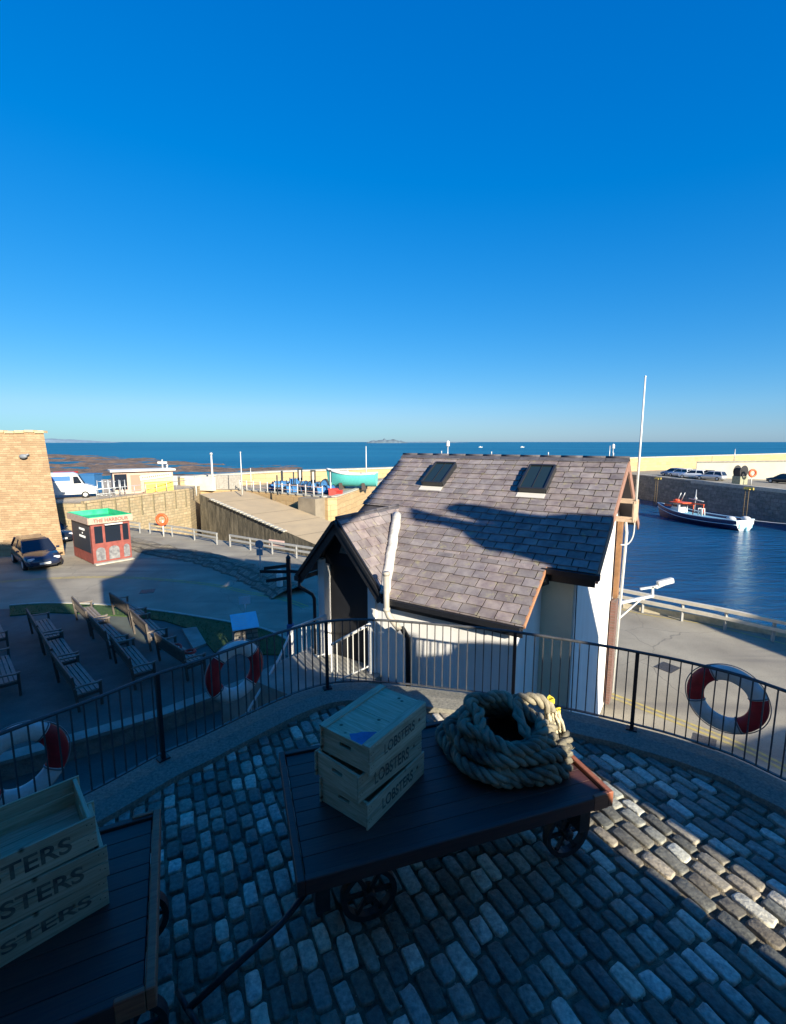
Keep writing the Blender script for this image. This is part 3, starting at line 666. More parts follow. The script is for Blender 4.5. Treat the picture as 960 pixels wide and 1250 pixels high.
# ================================================================= TROLLEYS
oak = wood('trolley_boards', (.055,.022,.02), (.09,.035,.025), .5, axis=0, attr=1)
oak_sunlit = wood('trolley_wood_sunlit', (.26,.085,.045), (.36,.13,.065), .55, axis=0, attr=1)  # sunlit copy of the trolley wood, sunlight put into its colour
def trolley(label, loc, rz, L_=2.54, W_=1.36):
    o = thing('luggage_trolley', label, 'trolley', loc, rz, 'flat wooden luggage trolleys on the cobbles')
    zt = .78
    b = MB(); n_ = 9; w = (W_-.12)/n_
    for k in range(n_):
        b.box((0, -W_/2+.06+w*(k+.5), zt-.02), (L_-.12, w-.004, .04), tone=random.uniform(.75,1.15))
    b.build('deck', oak, o, bevel=.002)
    b = MB()
    for s_ in (-1,1):
        b.box((0, s_*(W_/2-.025), zt-.04), (L_-.1,.05,.115), tone=random.uniform(.9,1.05))
    b.box((-(L_/2-.025), 0, zt-.04), (.05,W_,.117))
    b.build('frame', oak, o, bevel=.005)
    b = MB(); b.box((L_/2-.025, 0, zt-.035), (.05,W_,.13)); b.build('end_board', oak_sunlit, o, bevel=.006)
    for s_ in (-1,1): b = MB(); b.box((L_/2-.12, s_*(W_/2-.012), zt-.035), (.14,.03,.132)); b.build('corner_block', oak_sunlit, o, bevel=.005)
    b = MB()
    for sx in (-1,1): b.box((sx*1.08,0,.55), (.1,W_-.2,.28)); b.tube([(sx*1.08,-.42,.22),(sx*1.08,.42,.22)], .022, 8)
    for sy in (-1,1): b.box((0,sy*.42,.62), (L_-.3,.08,.12))
    for sx in (-1,1):
        for sy in (-1,1):
            b.bar((sx*1.08,sy*.28,.5),(sx*1.08,sy*.28,.2), .05,.14); b.bar((sx*.8,sy*.28,.56),(sx*1.08,sy*.28,.26), .03,.04)
    b.build('undercarriage', iron, o)
    for sx in (-1,1):
        for sy in (-1,1):
            c = ((1.08 if sx > 0 else -.7), sy*.36, .22); wl_ = MB(); wl_.lathe([(.17,-.035),(.2,-.035),(.22,-.02),(.22,.02),(.2,.035),(.17,.035)], c, 24, 'y')
            # hollow rim: inner wall
            wh = MB(); r0, r1 = .175, .215; vs = []; ns = 28
            for k in range(ns):
                a = 2*math.pi*k/ns
                for r_, y in ((r0,-.03),(r1,-.035),(r1,.035),(r0,.03)): vs.append((c[0]+r_*math.cos(a), c[1]+y, c[2]+r_*math.sin(a)))
            wh.add(vs, [(k*4+q, k*4+(q+1)%4, ((k+1)%ns)*4+(q+1)%4, ((k+1)%ns)*4+q) for k in range(ns) for q in range(4)])
            rim = wh.build('wheel', iron, o, bevel=0)
            sp2 = MB(); sp2.lathe([(.03,-.06),(.045,-.05),(.045,.05),(.03,.06)], c, 12, 'y')
            for k in range(6): a = k*math.pi/3; sp2.bar((c[0]+.03*math.cos(a), c[1], c[2]+.03*math.sin(a)), (c[0]+.18*math.cos(a), c[1], c[2]+.18*math.sin(a)), .03,.022, up=(0,1,0))
            sp2.build('spokes', iron, rim)
    b = MB(); b.tube([(-.95,-.1,.3),(-1.35,-.35,.16),(-1.95,-.62,.06)], .022, 8); b.tube([(-1.95,-.62,.06),(-2.02,-.5,.07)], .018, 6); b.tube([(-1.95,-.62,.06),(-1.88,-.74,.07)], .018, 6)
    b.build('drawbar', iron, o)
    return o
def trolley_pose(pa, pb, h):    # two pixel corners of the near long edge, deck height
    A, B = at(*pa, h), at(*pb, h); d = (B-A); L_ = d.length; d.normalize(); nn = Vector((-d.y, d.x, 0)); return A, B, d, nn, L_
A, B, d, nn, L1 = trolley_pose((363,1077), (750,967), .82)
c1 = (A+B)/2+nn*.68; t1 = trolley('dark red wooden luggage trolley carrying the rope coil in the centre', (c1.x, c1.y, .015), math.atan2(d.y, d.x), L1, 1.36)
# left trolley: its right end runs (195,987)-(190,1205)
A2, B2 = at(190,1205,.82), at(196,987,.82); e = (B2-A2).normalized(); d2_ = Vector((e.y, -e.x, 0)); W2 = (B2-A2).length
c2 = (A2+B2)/2-d2_*1.27; t2 = trolley('dark wooden luggage trolley cropped at the left edge under open crates', (c2.x, c2.y, .015), math.atan2(d2_.y, d2_.x), 2.54, W2)

# ================================================================= CRATES
pine = wood('crate_pine', (.52,.44,.3), (.36,.29,.18), .75, axis=0, attr=1, knots=(.1,.06,.03))
pine_y = wood('crate_pine_end', (.54,.46,.31), (.38,.31,.19), .75, axis=1, attr=1, knots=(.1,.06,.03))
bluep = M('blue_paint_mark', (.02,.15,.33), .7, var=.3, scale=12)
def crate(label, loc, rz, L_=.76, W_=.48, Hh=.205, lid=False, text='LOBSTERS', th=.5, group='stencilled lobster crates', gap=True, tw=.54, ty=0, side=-1):
    """long side along x; lettering on the -y long side"""
    o = thing('wooden_crate', label, 'crate', loc, rz, group); t = .016
    for s_ in (-1,1):
        b = MB(); y = s_*(W_/2-t/2); hh = (Hh-.006)/2
        for k in range(2): b.box((0, y, hh*(k+.5)+k*.006), (L_, t, hh), tone=random.uniform(.85,1.12))
        b.build('side_panel', pine, o, bevel=.002)
    for s_ in (-1,1):
        b = MB(); x = s_*(L_/2-t-.011); iw = W_-2*t-.002; tn = random.uniform(.85,1.1)
        zh = Hh*.62; hw_, hh = .055, .016
        b.box((x, 0, (zh-hh)/2), (.022, iw, zh-hh), tone=tn); b.box((x, 0, (zh+hh+Hh-.004)/2), (.022, iw, Hh-.004-zh-hh), tone=tn)
        for q in (-1,1): b.box((x, q*(hw_+iw/2)/2, zh), (.0218, iw/2-hw_, 2*hh-.0006), tone=tn)
        b.build('end_panel', pine_y, o, bevel=.0015)
    for s_ in (-1,1):
        for q in (-1,1):
            b = MB()
            for zz in (.25,.75):
                for e in (.02,.045): b.tube([(q*(L_/2-e), s_*(W_/2-.002), Hh*zz+e*.3), (q*(L_/2-e), s_*(W_/2+.0012), Hh*zz+e*.3)], .0035, 6)
            tag(b.build('nail_heads', iron, o), kind=None)
    b = MB(); n_ = 4; w = (W_-2*t-.004)/n_
    for k in range(n_): b.box((0, -W_/2+t+.002+w*(k+.5), .012), (L_-2*t-.05, w-.004, .012), tone=random.uniform(.8,1.05))
    b.build('base', pine, o)
    if lid:
        b = MB(); 
        for k, (x0, x1) in enumerate([(-.5,-.03),(-.025,.5)]):
            b.box(((x0+x1)/2*L_, 0, Hh+.006), ((x1-x0)*L_, W_, .012), tone=random.uniform(.9,1.1))
        ld = b.build('lid', pine_y, o, bevel=.002)
        for s_ in (-1,1):
            b = MB(); b.box((0.0 if s_ > 0 else 0.0, s_*(W_/2-.035), Hh+.018), (L_+(.02 if s_ > 0 else 0), .07, .012)); b.build('batten', pine, ld, bevel=.002)
        b = MB(); P_ = [(-.46,-.36),(-.47,-.1),(-.40,-.02),(-.34,-.1),(-.22,-.33),(-.3,-.35),(-.42,-.36)]
        P_ = [(-.49,-.34),(-.49,-.14),(-.43,-.02),(-.38,-.1),(-.33,-.14),(-.24,-.33)]
        b.add([(x*L_, y*W_, Hh+.0128) for x, y in P_], [tuple(range(len(P_)))])
        b.build('paint_mark', bluep, ld)
    elif group.startswith('open'):
        pass
    if text:
        b = MB(); y = side*(W_/2+.0015)
        add_text(b, text, (0, y, Hh*.5+ty), (1 if side < 0 else -1,0,0), (0,0,1), L_*tw, Hh*th); b.build('stencil_lettering', letter, o)
    return o
# centre stack: corners surveyed at deck height
def place(pa, pb, z):   # corner pa (near) and direction of the long side through pb
    A, B = at(*pa, z), at(*pb, z); d = (B-A).normalized(); return A, d, Vector((-d.y, d.x, 0))
zc = .797
A, d, nn = place((449,1015), (519,943), zc); LW = (.76,.49,.198)
def crate_at(A, d, nn, z, dx=0, dy=0, dr=0, **k):
    rz = math.atan2(d.y, d.x)+dr
    u, w = Vector((math.cos(rz), math.sin(rz), 0)), Vector((-math.sin(rz), math.cos(rz), 0))
    c = A+d*dx+nn*dy+u*(k.get('L_', .76)/2)+w*(k.get('W_', .49)/2)
    return crate(loc=(c.x, c.y, z), rz=rz, **k)
crate_at(A, d, nn, zc, L_=.76, W_=.49, label='bottom crate of the lobster stack beside the rope coil', group='lobster crates stacked beside the rope coil', th=.45)
crate_at(A, d, nn, zc+.208, dx=-.03, dy=.06, dr=R(-4), L_=.76, W_=.48, label='middle crate of the lobster stack beside the rope coil, turned slightly askew', group='lobster crates stacked beside the rope coil', th=.5)
crate_at(A, d, nn, zc+.416, dx=.03, dy=0.0, dr=R(0), L_=.75, W_=.5, label='lidded top crate with a blue paint mark in the stack by the rope', group='lobster crates stacked beside the rope coil', lid=True, th=.42, ty=.015)
# left stack (open top), long side towards the camera
zl = .797; Ht = .205
Tn, Tb = at(116,995,zl+3*Ht), at(97,948,zl+3*Ht)
w2 = (Tb-Tn).normalized(); u2 = Vector((w2.y, -w2.x, 0))     # u2 points right along the long side
def lcrate(z, corner, drz, **k):
    L_ = .9; rz = math.atan2(u2.y, u2.x)+drz; u = Vector((math.cos(rz), math.sin(rz), 0)); w = Vector((-math.sin(rz), math.cos(rz), 0))
    c = corner-u*L_/2+w*.48/2; return crate(loc=(c.x, c.y, z), rz=rz, L_=L_, W_=.48, Hh=.2, **k)
Bn = at(134,1103,zl); 
lcrate(zl, Vector((Bn.x, Bn.y, 0)), R(1), label='bottom crate of the open stack at the left edge of the photo', group='open crates stacked on the left trolley', th=.35, tw=.8)
Mn = at(130,1068,zl+Ht)
lcrate(zl+Ht, Vector((Mn.x+.02, Mn.y, 0)), R(-3), label='middle crate of the stack at the left edge, sticking out to the right', group='open crates stacked on the left trolley', th=.5, tw=.72)
lcrate(zl+2*Ht, Vector((Tn.x, Tn.y, 0)), 0, label='open empty top crate of the stack at the left edge', group='open crates stacked on the left trolley', th=.5, tw=.72)

# ================================================================= ROPE COIL
rope_m = M('hemp_rope', (.42,.37,.25), .85, col2=(.012,.015,.015), scale=3.6, bump=1, bscale=120, bdist=.008, detail=10)
cb = Vector((1.04,4.03,0)); ct = Vector((.98,3.9,0))
path = []
turns = [(.60,.85),(.52,.85),(.58,.91),(.44,.92),(.51,1.0),(.38,1.01),(.43,1.09),(.30,1.12),(.31,1.2)]
TL = [(0,0),(.03,.5),(.02,2),(.05,2.6),(.04,3.6),(.05,2.2),(.06,3.3),(.09,2.5),(.13,2.3),(.13,2.3)]
N_ = 46
for k in range(len(turns)-1):
    for i in range(N_):
        f = i/N_; a = -2*math.pi*(k+f)-1.0
        r = turns[k][0]*(1-f)+turns[k+1][0]*f; z = turns[k][1]*(1-f)+turns[k+1][1]*f
        h = (k+f)/(len(turns)-1); c = cb.lerp(ct, h)
        r += .10*fbm(math.cos(a)*1.3+k*1.7, math.sin(a)*1.3, k*.8); 
        ta = TL[k][0]*(1-f)+TL[k+1][0]*f; tp_ = TL[k][1]*(1-f)+TL[k+1][1]*f
        z += .04*fbm(math.cos(a)+5, math.sin(a)+k*2.1, 1)+ta*math.cos(a-tp_)
        r *= .93; path.append(Vector((c.x+r*1.04*math.cos(a), c.y+r*.92*math.sin(a), z)))
for k in range(len(path)): path[k].z = max(path[k].z, .79+.066)
# smooth then twist three strands
le = path[-1]; path += [Vector((1.13,4.1,1.2)), Vector((1.24,4.12,1.235)), Vector((1.34,4.11,1.235)), Vector((1.42,4.09,1.19)), Vector((1.46,4.08,1.13))]
fine = smooth_path(path, 3)
rope = thing('rope_coil', 'thick weathered mooring rope coiled on the central trolley', 'rope', (1.04,4.03,.8))
RR = .0275; acc = 0; tw_ = 2*math.pi/.27; strands = [[],[],[]]; prev = None
for i, p in enumerate(fine):
    dd = (fine[min(i+1, len(fine)-1)]-fine[max(i-1,0)]).normalized()
    u_ = Vector((0,0,1)) if prev is None else prev
    u_ = (u_-dd*u_.dot(dd)).normalized(); prev = u_; w_ = dd.cross(u_)
    if i: acc += (p-fine[i-1]).length
    for s_ in range(3):
        a = acc*tw_+s_*2.0944; strands[s_].append(p+(u_*math.cos(a)+w_*math.sin(a))*.033)
for s_ in range(3):
    b = MB(); b.tube(strands[s_], [RR*(1+.06*math.sin(i*.9+s_)) for i in range(len(strands[s_]))], 8); b.build('rope_strand', rope_m, rope, world=True)
fib = MB(); rf = random.Random(8)
for k in range(700):
    i = rf.randrange(2, len(fine)-3); dd = (fine[i+1]-fine[i-1]).normalized(); rv = Vector((rf.uniform(-1,1), rf.uniform(-1,1), rf.uniform(-.3,1))); rv = (rv-dd*rv.dot(dd)).normalized()
    p_ = fine[i]+rv*.055; q_ = p_+rv*rf.uniform(.01,.03)+dd*rf.uniform(-.03,.03); sd = dd.cross(rv)*.0012
    fib.add([p_-sd, p_+sd, q_], [(0,1,2)])
tag(fib.build('loose_fibres', M('fibre_pale', (.5,.45,.33), .9), rope, world=True), kind='stuff')
whip = MB(); e0 = Vector((1.46,4.08,1.12)); rr_ = random.Random(5)
ym = [M('frayed_cream', (.6,.53,.36), .85, var=.25, scale=20, bump=.8, bscale=90), M('yellow_whipping', (.62,.5,.04), .7, var=.3, scale=20)]
for k in range(16):
    o_ = Vector((rr_.uniform(-.06,.07), rr_.uniform(-.05,.05), rr_.uniform(-.02,.06)))
    q = e0+o_; pts = [q]
    for j in range(6): q = q+Vector((rr_.uniform(-.004,.022), rr_.uniform(-.02,.02), -.045+rr_.uniform(-.012,.02))); pts.append(q)
    whip.tube(pts, [.012,.015,.015,.015,.014,.012,.006], 7)
for c_ in ((1.47,4.12,1.22),(1.52,4.1,1.12)):
    for k in range(7):
        f1, f2 = rr_.uniform(0,6), rr_.uniform(-1,1)
        whip.tube(smooth_path([Vector(c_)+Vector((.032*math.cos(a*1.3+f1), .032*math.sin(a*1.3+f1)*(1-abs(f2)*.5), .03*f2*math.sin(a*1.1+f1)+.006*k-.02)) for a in range(6)], 4), rr_.uniform(.005,.008), 6, mi=1)
whip.build('frayed_end', ym, rope, world=True)

# ================================================================= HARBOUR OFFICE (the white slate-roofed house)
house = thing('slate_roofed_house', 'white rendered harbour house with purple slate roof and two skylights', 'house', H(4, 10.5, -3.2))
rend = M('white_render', (.86,.85,.82), .85, col2=(.74,.72,.67), scale=1.6, bump=.35, bscale=50, bdist=.005, stretch=(2.2,2.2,.35), detail=9)
cream = M('cream_render_wall', (.7,.66,.5), .85, var=.08, scale=1.5, bump=.25, bscale=50, bdist=.004)
RB, RZ, TAN = 10.97, 3.22, .594
def rz_at(b): return RZ-TAN*abs(RB-b)
def HP(a, b, z): return H(a, b, z)
w = MB()
# main block with gables
def gable_prism(mb, a0, a1, b0, b1, mi=0):
    z0, z1, zr = rz_at(b0)-.05, rz_at(b1)-.05, RZ-.05
    mb.extrude([HP(a0,b0,-3.2), HP(a0,b1,-3.2), HP(a0,b1,z1), HP(a0,RB,zr), HP(a0,b0,z0)], D1*(a1-a0), mi)
gable_prism(w, 1.69, 6.5, 8.47, 13.47)
w.build('wall', rend, house, world=True)
w = MB(); w.extrude([HP(1.72,8.465,-3.2), HP(5.0,8.465,-3.2), HP(5.0,8.465,1.5), HP(1.72,8.465,1.5)], D2*-.03); w.build('front_wall', cream, house, world=True)
w = MB(); w.extrude([HP(2.27,7.12,-3.2), HP(2.27,8.43,-3.2), HP(2.27,8.43,rz_at(8.43)-.06), HP(2.27,7.12,rz_at(7.12)-.06)], D1*2.6); w.build('wing_wall', rend, house, world=True)
# porch
w = MB(); GA, GZ, GT = 5.77, 2.12, 1.2
for a0, a1 in ((6.30,6.46),(5.02,5.2)):
    w.extrude([HP(a0,7.1,-3.2), HP(a1,7.1,-3.2), HP(a1,7.1,GZ-GT*abs((a0+a1)/2-GA)-.15), HP(a0,7.1,GZ-GT*abs((a0+a1)/2-GA)-.15)], D2*1.5)
w.extrude([HP(4.85,7.13,-3.2), HP(5.02,7.13,-3.2), HP(5.02,7.13,1.0), HP(4.85,7.13,.85)], D2*1.0)
w.build('porch_wall', rend, house, world=True)
w = MB(); w.extrude([HP(5.2,7.16,1.15), HP(6.3,7.16,1.15), HP(6.3,7.16,1.38), HP(GA,7.16,GZ-.1), HP(5.2,7.16,1.35)], D2*.1)
w.extrude([HP(5.2,7.3,-.84), HP(6.3,7.3,-.84), HP(6.3,7.3,1.3), HP(5.2,7.3,1.3)], D2*.1)
w.build('porch_door', M('porch_shade_dark', (.004,.005,.008), .7, var=.3), house, world=True)  # near-black door and infill: shade of the porch recess put into the colour
w = MB(); w.extrude([HP(5.62,7.15,1.42), HP(5.92,7.15,1.42), HP(5.77,7.15,1.78)], D2*-.012); w.build('gable_panel', M('grey_board', (.2,.2,.18), .8), house, world=True)
w = MB(); w.extrude([HP(4.9,5.6,-.85), HP(6.9,5.6,-.85), HP(6.9,8.1,-.85), HP(4.9,8.1,-.85)], Vector((0,0,-2.35))); w.build('landing', concrete, house, world=True)
# roof slabs
rs = MB()
def slab(mb, poly_ab, zf, th=.06, mi=0):
    top = [HP(a, b, zf(a, b)) for a, b in poly_ab]; mb.extrude(top, Vector((0,0,-th)), mi)
under = M('roof_underside', (.05,.045,.05), .9)
mainz = lambda a, b: rz_at(b)-.02
slab(rs, [(1.33,8.07),(5.2,8.07),(5.72,9.1),(6.77,9.1),(6.77,RB),(1.33,RB)], mainz); slab(rs, [(1.33,RB),(6.77,RB),(6.77,13.85),(1.33,13.85)], mainz)
slab(rs, [(2.12,6.92),(4.67,6.92),(5.2,8.07),(2.12,8.07)], mainz)
gz = lambda a, b: GZ-GT*abs(a-GA)-.02
slab(rs, [(GA,6.92),(6.73,6.92),(6.73,8.6),(GA,9.1)], gz, .05)
slab(rs, [(4.69,6.92),(GA,6.92),(GA,9.12)], gz, .05)
slab(rs, [(6.77,8.5),(6.77,9.2),(GA,9.12)], lambda a, b: rz_at(b)-.02, .05)
rs.build('roof_structure', under, house, world=True)
# slates
def slates(name, origin, du, dv, poly, tw=.31, tc=.2, seed=1, parent=house, mat=None, th=.012, big=1.0):
    """poly in (u along eave, v up slope) metres; du/dv unit vectors of the roof plane"""
    r_ = random.Random(seed); b = MB(); nrm = du.cross(dv).normalized()
    if nrm.z < 0: nrm = -nrm
    n_ = len(poly); ar = sum(poly[i][0]*poly[(i+1)%n_][1]-poly[(i+1)%n_][0]*poly[i][1] for i in range(n_))
    if ar < 0: poly = poly[::-1]
    planes = []
    for i in range(n_):
        (x0, y0), (x1, y1) = poly[i], poly[(i+1)%n_]; nx_, ny_ = y1-y0, -(x1-x0); planes.append((nx_, ny_, nx_*x0+ny_*y0))
    u0, u1 = min(p[0] for p in poly), max(p[0] for p in poly); v0, v1 = min(p[1] for p in poly), max(p[1] for p in poly)
    row = int(math.floor(v0/(tc*big)+1e-6)); v_ = row*tc*big
    while v_ < v1:
        c = tc*big; u_ = u0-tw*big*(.5 if row % 2 else 0)-r_.uniform(0,.06)
        while u_ < u1:
            w_ = tw*big*r_.uniform(.82,1.15); ga = .009
            low = r_.uniform(-.016,.008)
            quad = [(u_+ga, v_+low), (u_+w_-ga, v_+low+r_.uniform(-.004,.004)), (u_+w_-ga, v_+c+.035), (u_+ga, v_+c+.035)]
            q = clip_poly(quad, planes)
            if len(q) >= 3:
                lift = .02+r_.uniform(0,.006)
                def P3(p, e): 
                    k = 1-(p[1]-v_)/(c+.035); return origin+du*p[0]+dv*p[1]+nrm*(.004+lift*k+e)
                top = [P3(p, th) for p in q]; bot = [P3(p, 0) for p in q]; m_ = len(q)
                t = r_.uniform(.78,1.15); hue = r_.uniform(-.04,.05)
                b.add(bot+top, [tuple(range(m_))[::-1], tuple(range(m_, 2*m_))]+[(i, (i+1)%m_, (i+1)%m_+m_, i+m_) for i in range(m_)], 0, False, tone=(t*(1+hue), t, t*(1-hue*.6)))
            u_ += w_
        v_ += c; row += 1
    return b.build(name, mat, parent, world=True)
_slate = M('purple_slate', (.15,.122,.128), .78, col2=(.3,.262,.24), scale=4.5, bump=.6, bscale=35, attr=1, bdist=.006, detail=9)
slate_m = _slate      # add lichen blotches
nt_ = slate_m.node_tree; bs_ = nt_.nodes['Principled BSDF']; old_ = bs_.inputs['Base Color'].links[0].from_socket
ln_ = nt_.nodes.new('ShaderNodeTexNoise'); ln_.inputs['Scale'].default_value = 5.5; ln_.inputs['Detail'].default_value = 8; ln_.inputs['Roughness'].default_value = .7
tc_ = nt_.nodes.new('ShaderNodeTexCoord'); nt_.links.new(tc_.outputs['Object'], ln_.inputs['Vector'])
rp_2 = nt_.nodes.new('ShaderNodeMapRange'); rp_2.inputs[1].default_value = .57; rp_2.inputs[2].default_value = .66; rp_2.inputs[4].default_value = .55; nt_.links.new(ln_.outputs[0], rp_2.inputs[0])
mx_ = nt_.nodes.new('ShaderNodeMix'); mx_.data_type = 'RGBA'; nt_.links.new(rp_2.outputs[0], mx_.inputs[0]); nt_.links.new(old_, mx_.inputs[6]); mx_.inputs[7].default_value = (.34,.31,.17,1); nt_.links.new(mx_.outputs[2], bs_.inputs['Base Color'])
nf = math.sqrt(1+TAN*TAN)
dvm = (D2+Vector((0,0,TAN))).normalized()
def vv(b): return (b-6.9)*nf
orig = HP(0, 6.9, rz_at(6.9))
def va(b): return 4.67+(b-6.9)/2.22*1.1
slates('roof_slates', orig, D1, dvm, [(1.3,vv(9.10)),(6.79,vv(9.10)),(6.79,vv(10.95)),(1.3,vv(10.95))], seed=2, mat=slate_m)
slates('roof_slates', orig, D1, dvm, [(1.3,vv(8.03)),(va(8.03),vv(8.03)),(va(9.10),vv(9.10)),(1.3,vv(9.10))], seed=3, mat=slate_m)
slates('catslide_slates', orig, D1, dvm, [(2.1,vv(6.88)),(4.67,vv(6.88)),(va(8.03),vv(8.03)),(2.1,vv(8.03))], seed=5, mat=slate_m)
dvb = (-D2+Vector((0,0,TAN))).normalized()
slates('rear_slates', HP(0,13.87,rz_at(13.87)), D1, dvb, [(1.3,0),(6.79,0),(6.79,2.9*nf),(1.3,2.9*nf)], seed=8, mat=slate_m)
dg = (D1+Vector((0,0,GT))).normalized(); ng = math.sqrt(1+GT*GT)
slates('gable_slates', HP(4.67,6.9,GZ-GT*1.1), D2, dg, [(0,0),(2.22,1.1*ng),(0,1.1*ng)], seed=11, mat=slate_m)
dg2 = (-D1+Vector((0,0,GT))).normalized()
slates('gable_slates', HP(6.75,6.9,GZ-GT*.98), D2, dg2, [(0,0),(1.75,0),(2.22,.98*ng),(0,.98*ng)], seed=12, mat=slate_m)
# ridge tiles
def ridge(name, p, q, n_, w=.13, t=.02, mat=None, sl=.594):
    b = MB(); p, q = Vector(p), Vector(q); d = (q-p)/n_; dn = d.normalized(); sd = dn.cross(Vector((0,0,1))).normalized()
    for k in range(n_):
        a = p+d*k+dn*.004; c = p+d*(k+1)-dn*.004; tn = random.uniform(.8,1.15)
        for s_ in (-1,1):
            o_ = sd*(s_*w)+Vector((0,0,-w*sl)); up = Vector((0,0,t))
            b.hexa([a, a+o_, c+o_, c, a+up, a+o_+up, c+o_+up, c+up], tone=tn)
        b.tube([a+Vector((0,0,t)), c+Vector((0,0,t))], .03, 8, tone=tn)
    return b.build(name, mat, house, world=True)
ridge_m = M('ridge_tile_clay', (.09,.085,.095), .75, var=.3, scale=6, bump=.4, attr=1)
ridge('ridge_tiles', HP(1.28,RB,RZ+.035), HP(6.81,RB,RZ+.035), 12, mat=ridge_m)
ridge('gable_ridge_tiles', HP(GA,6.88,GZ+.03), HP(GA,9.1,GZ+.03), 5, mat=ridge_m, sl=1.2, w=.1)
b = MB()
for k in range(4): q = HP(1.6+k*1.35, RB, RZ+.08); b.tube([q, q+Vector((0,0,.07))], .012, 5)
b.build('ridge_clip', white_paint, house, world=True)
# lead valley roll between gable and main slope, boxed end at the top
b = MB(); v0, v1 = HP(4.66,6.86,rz_at(6.86)+.07), HP(5.52,8.65,rz_at(8.65)+.17)
pts = [v0.lerp(v1, k/14)+Vector((.006*math.sin(k*1.7), .012*math.cos(k*2.1), .012*math.sin(k*2.9))) for k in range(15)]
b.tube(pts, [.1+.006*math.sin(k*2.3) for k in range(15)], 10); b.build('valley_flashing', M('lead_white', (.56,.54,.48), .7, var=.3, scale=5, bump=.5, bscale=14), house, world=True)
# soil pipe
b = MB(); b.tube([HP(4.55,6.78,1.3), HP(4.55,6.78,.62), HP(4.5,6.78,.52), HP(4.3,6.83,.28)], .055, 10); b.tube([HP(4.55,6.78,.66), HP(4.55,6.78,.60)], .068, 10); b.tube([HP(4.55,6.78,1.32), HP(4.55,6.78,1.26)], .064, 10)
b.build('soil_pipe', M('grey_pipe', (.4,.37,.31), .6, var=.15), house, world=True)
b = MB(); b.tube([HP(4.3,6.9,.3), HP(4.22,6.98,.1), HP(4.22,7.05,-3.1)], .05, 10);
b.tube([HP(1.66,8.38,1.25), HP(1.62,8.4,-3.1)], .01, 6)
b.build('downpipe', black, house, world=True)
# gutters, fascia, bargeboards
b = MB(); b.bar(HP(2.14,6.86,rz_at(6.9)-.05), HP(4.7,6.86,rz_at(6.9)-.05), .1,.09); b.bar(HP(2.14,6.98,rz_at(6.9)-.12), HP(4.6,6.98,rz_at(6.9)-.12), .03,.2)
b.bar(HP(1.24,8.0,rz_at(8.05)-.05), HP(2.16,8.0,rz_at(8.05)-.05), .11,.09); b.bar(HP(1.33,8.14,rz_at(8.05)-.14), HP(2.1,8.14,rz_at(8.05)-.14), .04,.24)
b.extrude([HP(1.36,8.16,1.28), HP(2.2,8.16,1.28), HP(2.2,8.44,1.28), HP(1.36,8.44,1.28)], Vector((0,0,.03)))
b.tube([HP(2.1,8.02,1.38), HP(2.08,8.06,1.2), HP(2.2,8.1,1.14), HP(2.25,8.2,1.1)], .035, 8)
b.build('gutter', black, house, world=True)
b = MB()
for s_, a_e in ((1,6.78),(-1,4.7)):
    ze = GZ-GT*abs(a_e-GA); b.bar(HP(GA,6.86,GZ-.09), HP(a_e,6.86,ze-.09), .04,.22, up=tuple((Vector((0,0,1))))); b.bar(HP(GA,6.83,GZ-.01), HP(a_e,6.83,ze-.01), .05,.05)
b.bar(HP(6.78,6.8,GZ-GT*1.0-.08), HP(6.78,8.7,GZ-GT*1.0-.08), .12,.1)
b.build('porch_bargeboard', black, house, world=True)
b = MB(); b.tube([HP(6.8,6.9,.8), HP(6.75,6.85,.66), HP(6.52,6.98,.5), HP(6.5,7.02,.4), HP(6.5,7.02,-.8)], .035, 8); b.build('porch_downpipe', black, house, world=True)
b = MB(); brown = wood('brown_bargeboard', (.25,.13,.09), (.36,.2,.14), .7, axis=2, attr=0)
for b0, b1 in ((8.05,RB),(13.87,RB)):
    b.bar(HP(1.3,b0,rz_at(b0)-.1), HP(1.3,b1,rz_at(b1)-.1), .035,.19); 
b.build('bargeboard', brown, house, world=True)
b = MB(); b.bar(HP(2.1,6.9,rz_at(6.9)-.01), HP(2.1,8.05,rz_at(8.05)-.01), .03,.07); b.build('catslide_verge', M('terracotta_verge', (.42,.2,.1), .8, var=.2), house, world=True)
# timber box bracket on the gable and brown boards
b = MB(); c_ = HP(1.45,11.3,2.05)
for s_ in (-1,1):
    b.bar(HP(1.68,11.2+s_*.17,2.35), HP(1.1,11.2+s_*.17,2.35), .06,.06); b.bar(HP(1.68,11.2+s_*.17,1.95), HP(1.1,11.2+s_*.17,1.95), .06,.06); b.bar(HP(1.13,11.2+s_*.17,1.93), HP(1.13,11.2+s_*.17,2.37), .06,.06)
b.bar(HP(1.13,11.0,2.35), HP(1.13,11.4,2.35), .05,.06); b.bar(HP(1.13,11.0,1.95), HP(1.13,11.4,1.95), .05,.06)
b.build('timber_bracket', M('pale_timber', (.45,.33,.23), .8, var=.2), house, world=True)
b = MB(); b.bar(HP(1.6,12.85,1.75), HP(1.6,12.85,-.3), .1,.3, up=tuple(D2)); b.build('timber_board', M('orange_timber', (.24,.12,.05), .7, var=.35, scale=4), house, world=True)
b = MB(); b.bar(HP(1.6,12.75,-.35), HP(1.6,12.75,-3.1), .12,.4, up=tuple(D2)); b.build('brick_pier', stone('red_brick', (.2,.1,.08), (.14,.08,.06), (.2,.18,.16), .2, .07, (.5,.8,0), mw=.006), house, world=True)
b = MB(); b.tube([HP(1.55,13.35,1.6), HP(1.5,13.3,1.3), HP(1.55,13.1,-3.0)], .035, 8); b.build('rear_downpipe', white_paint, house, world=True)
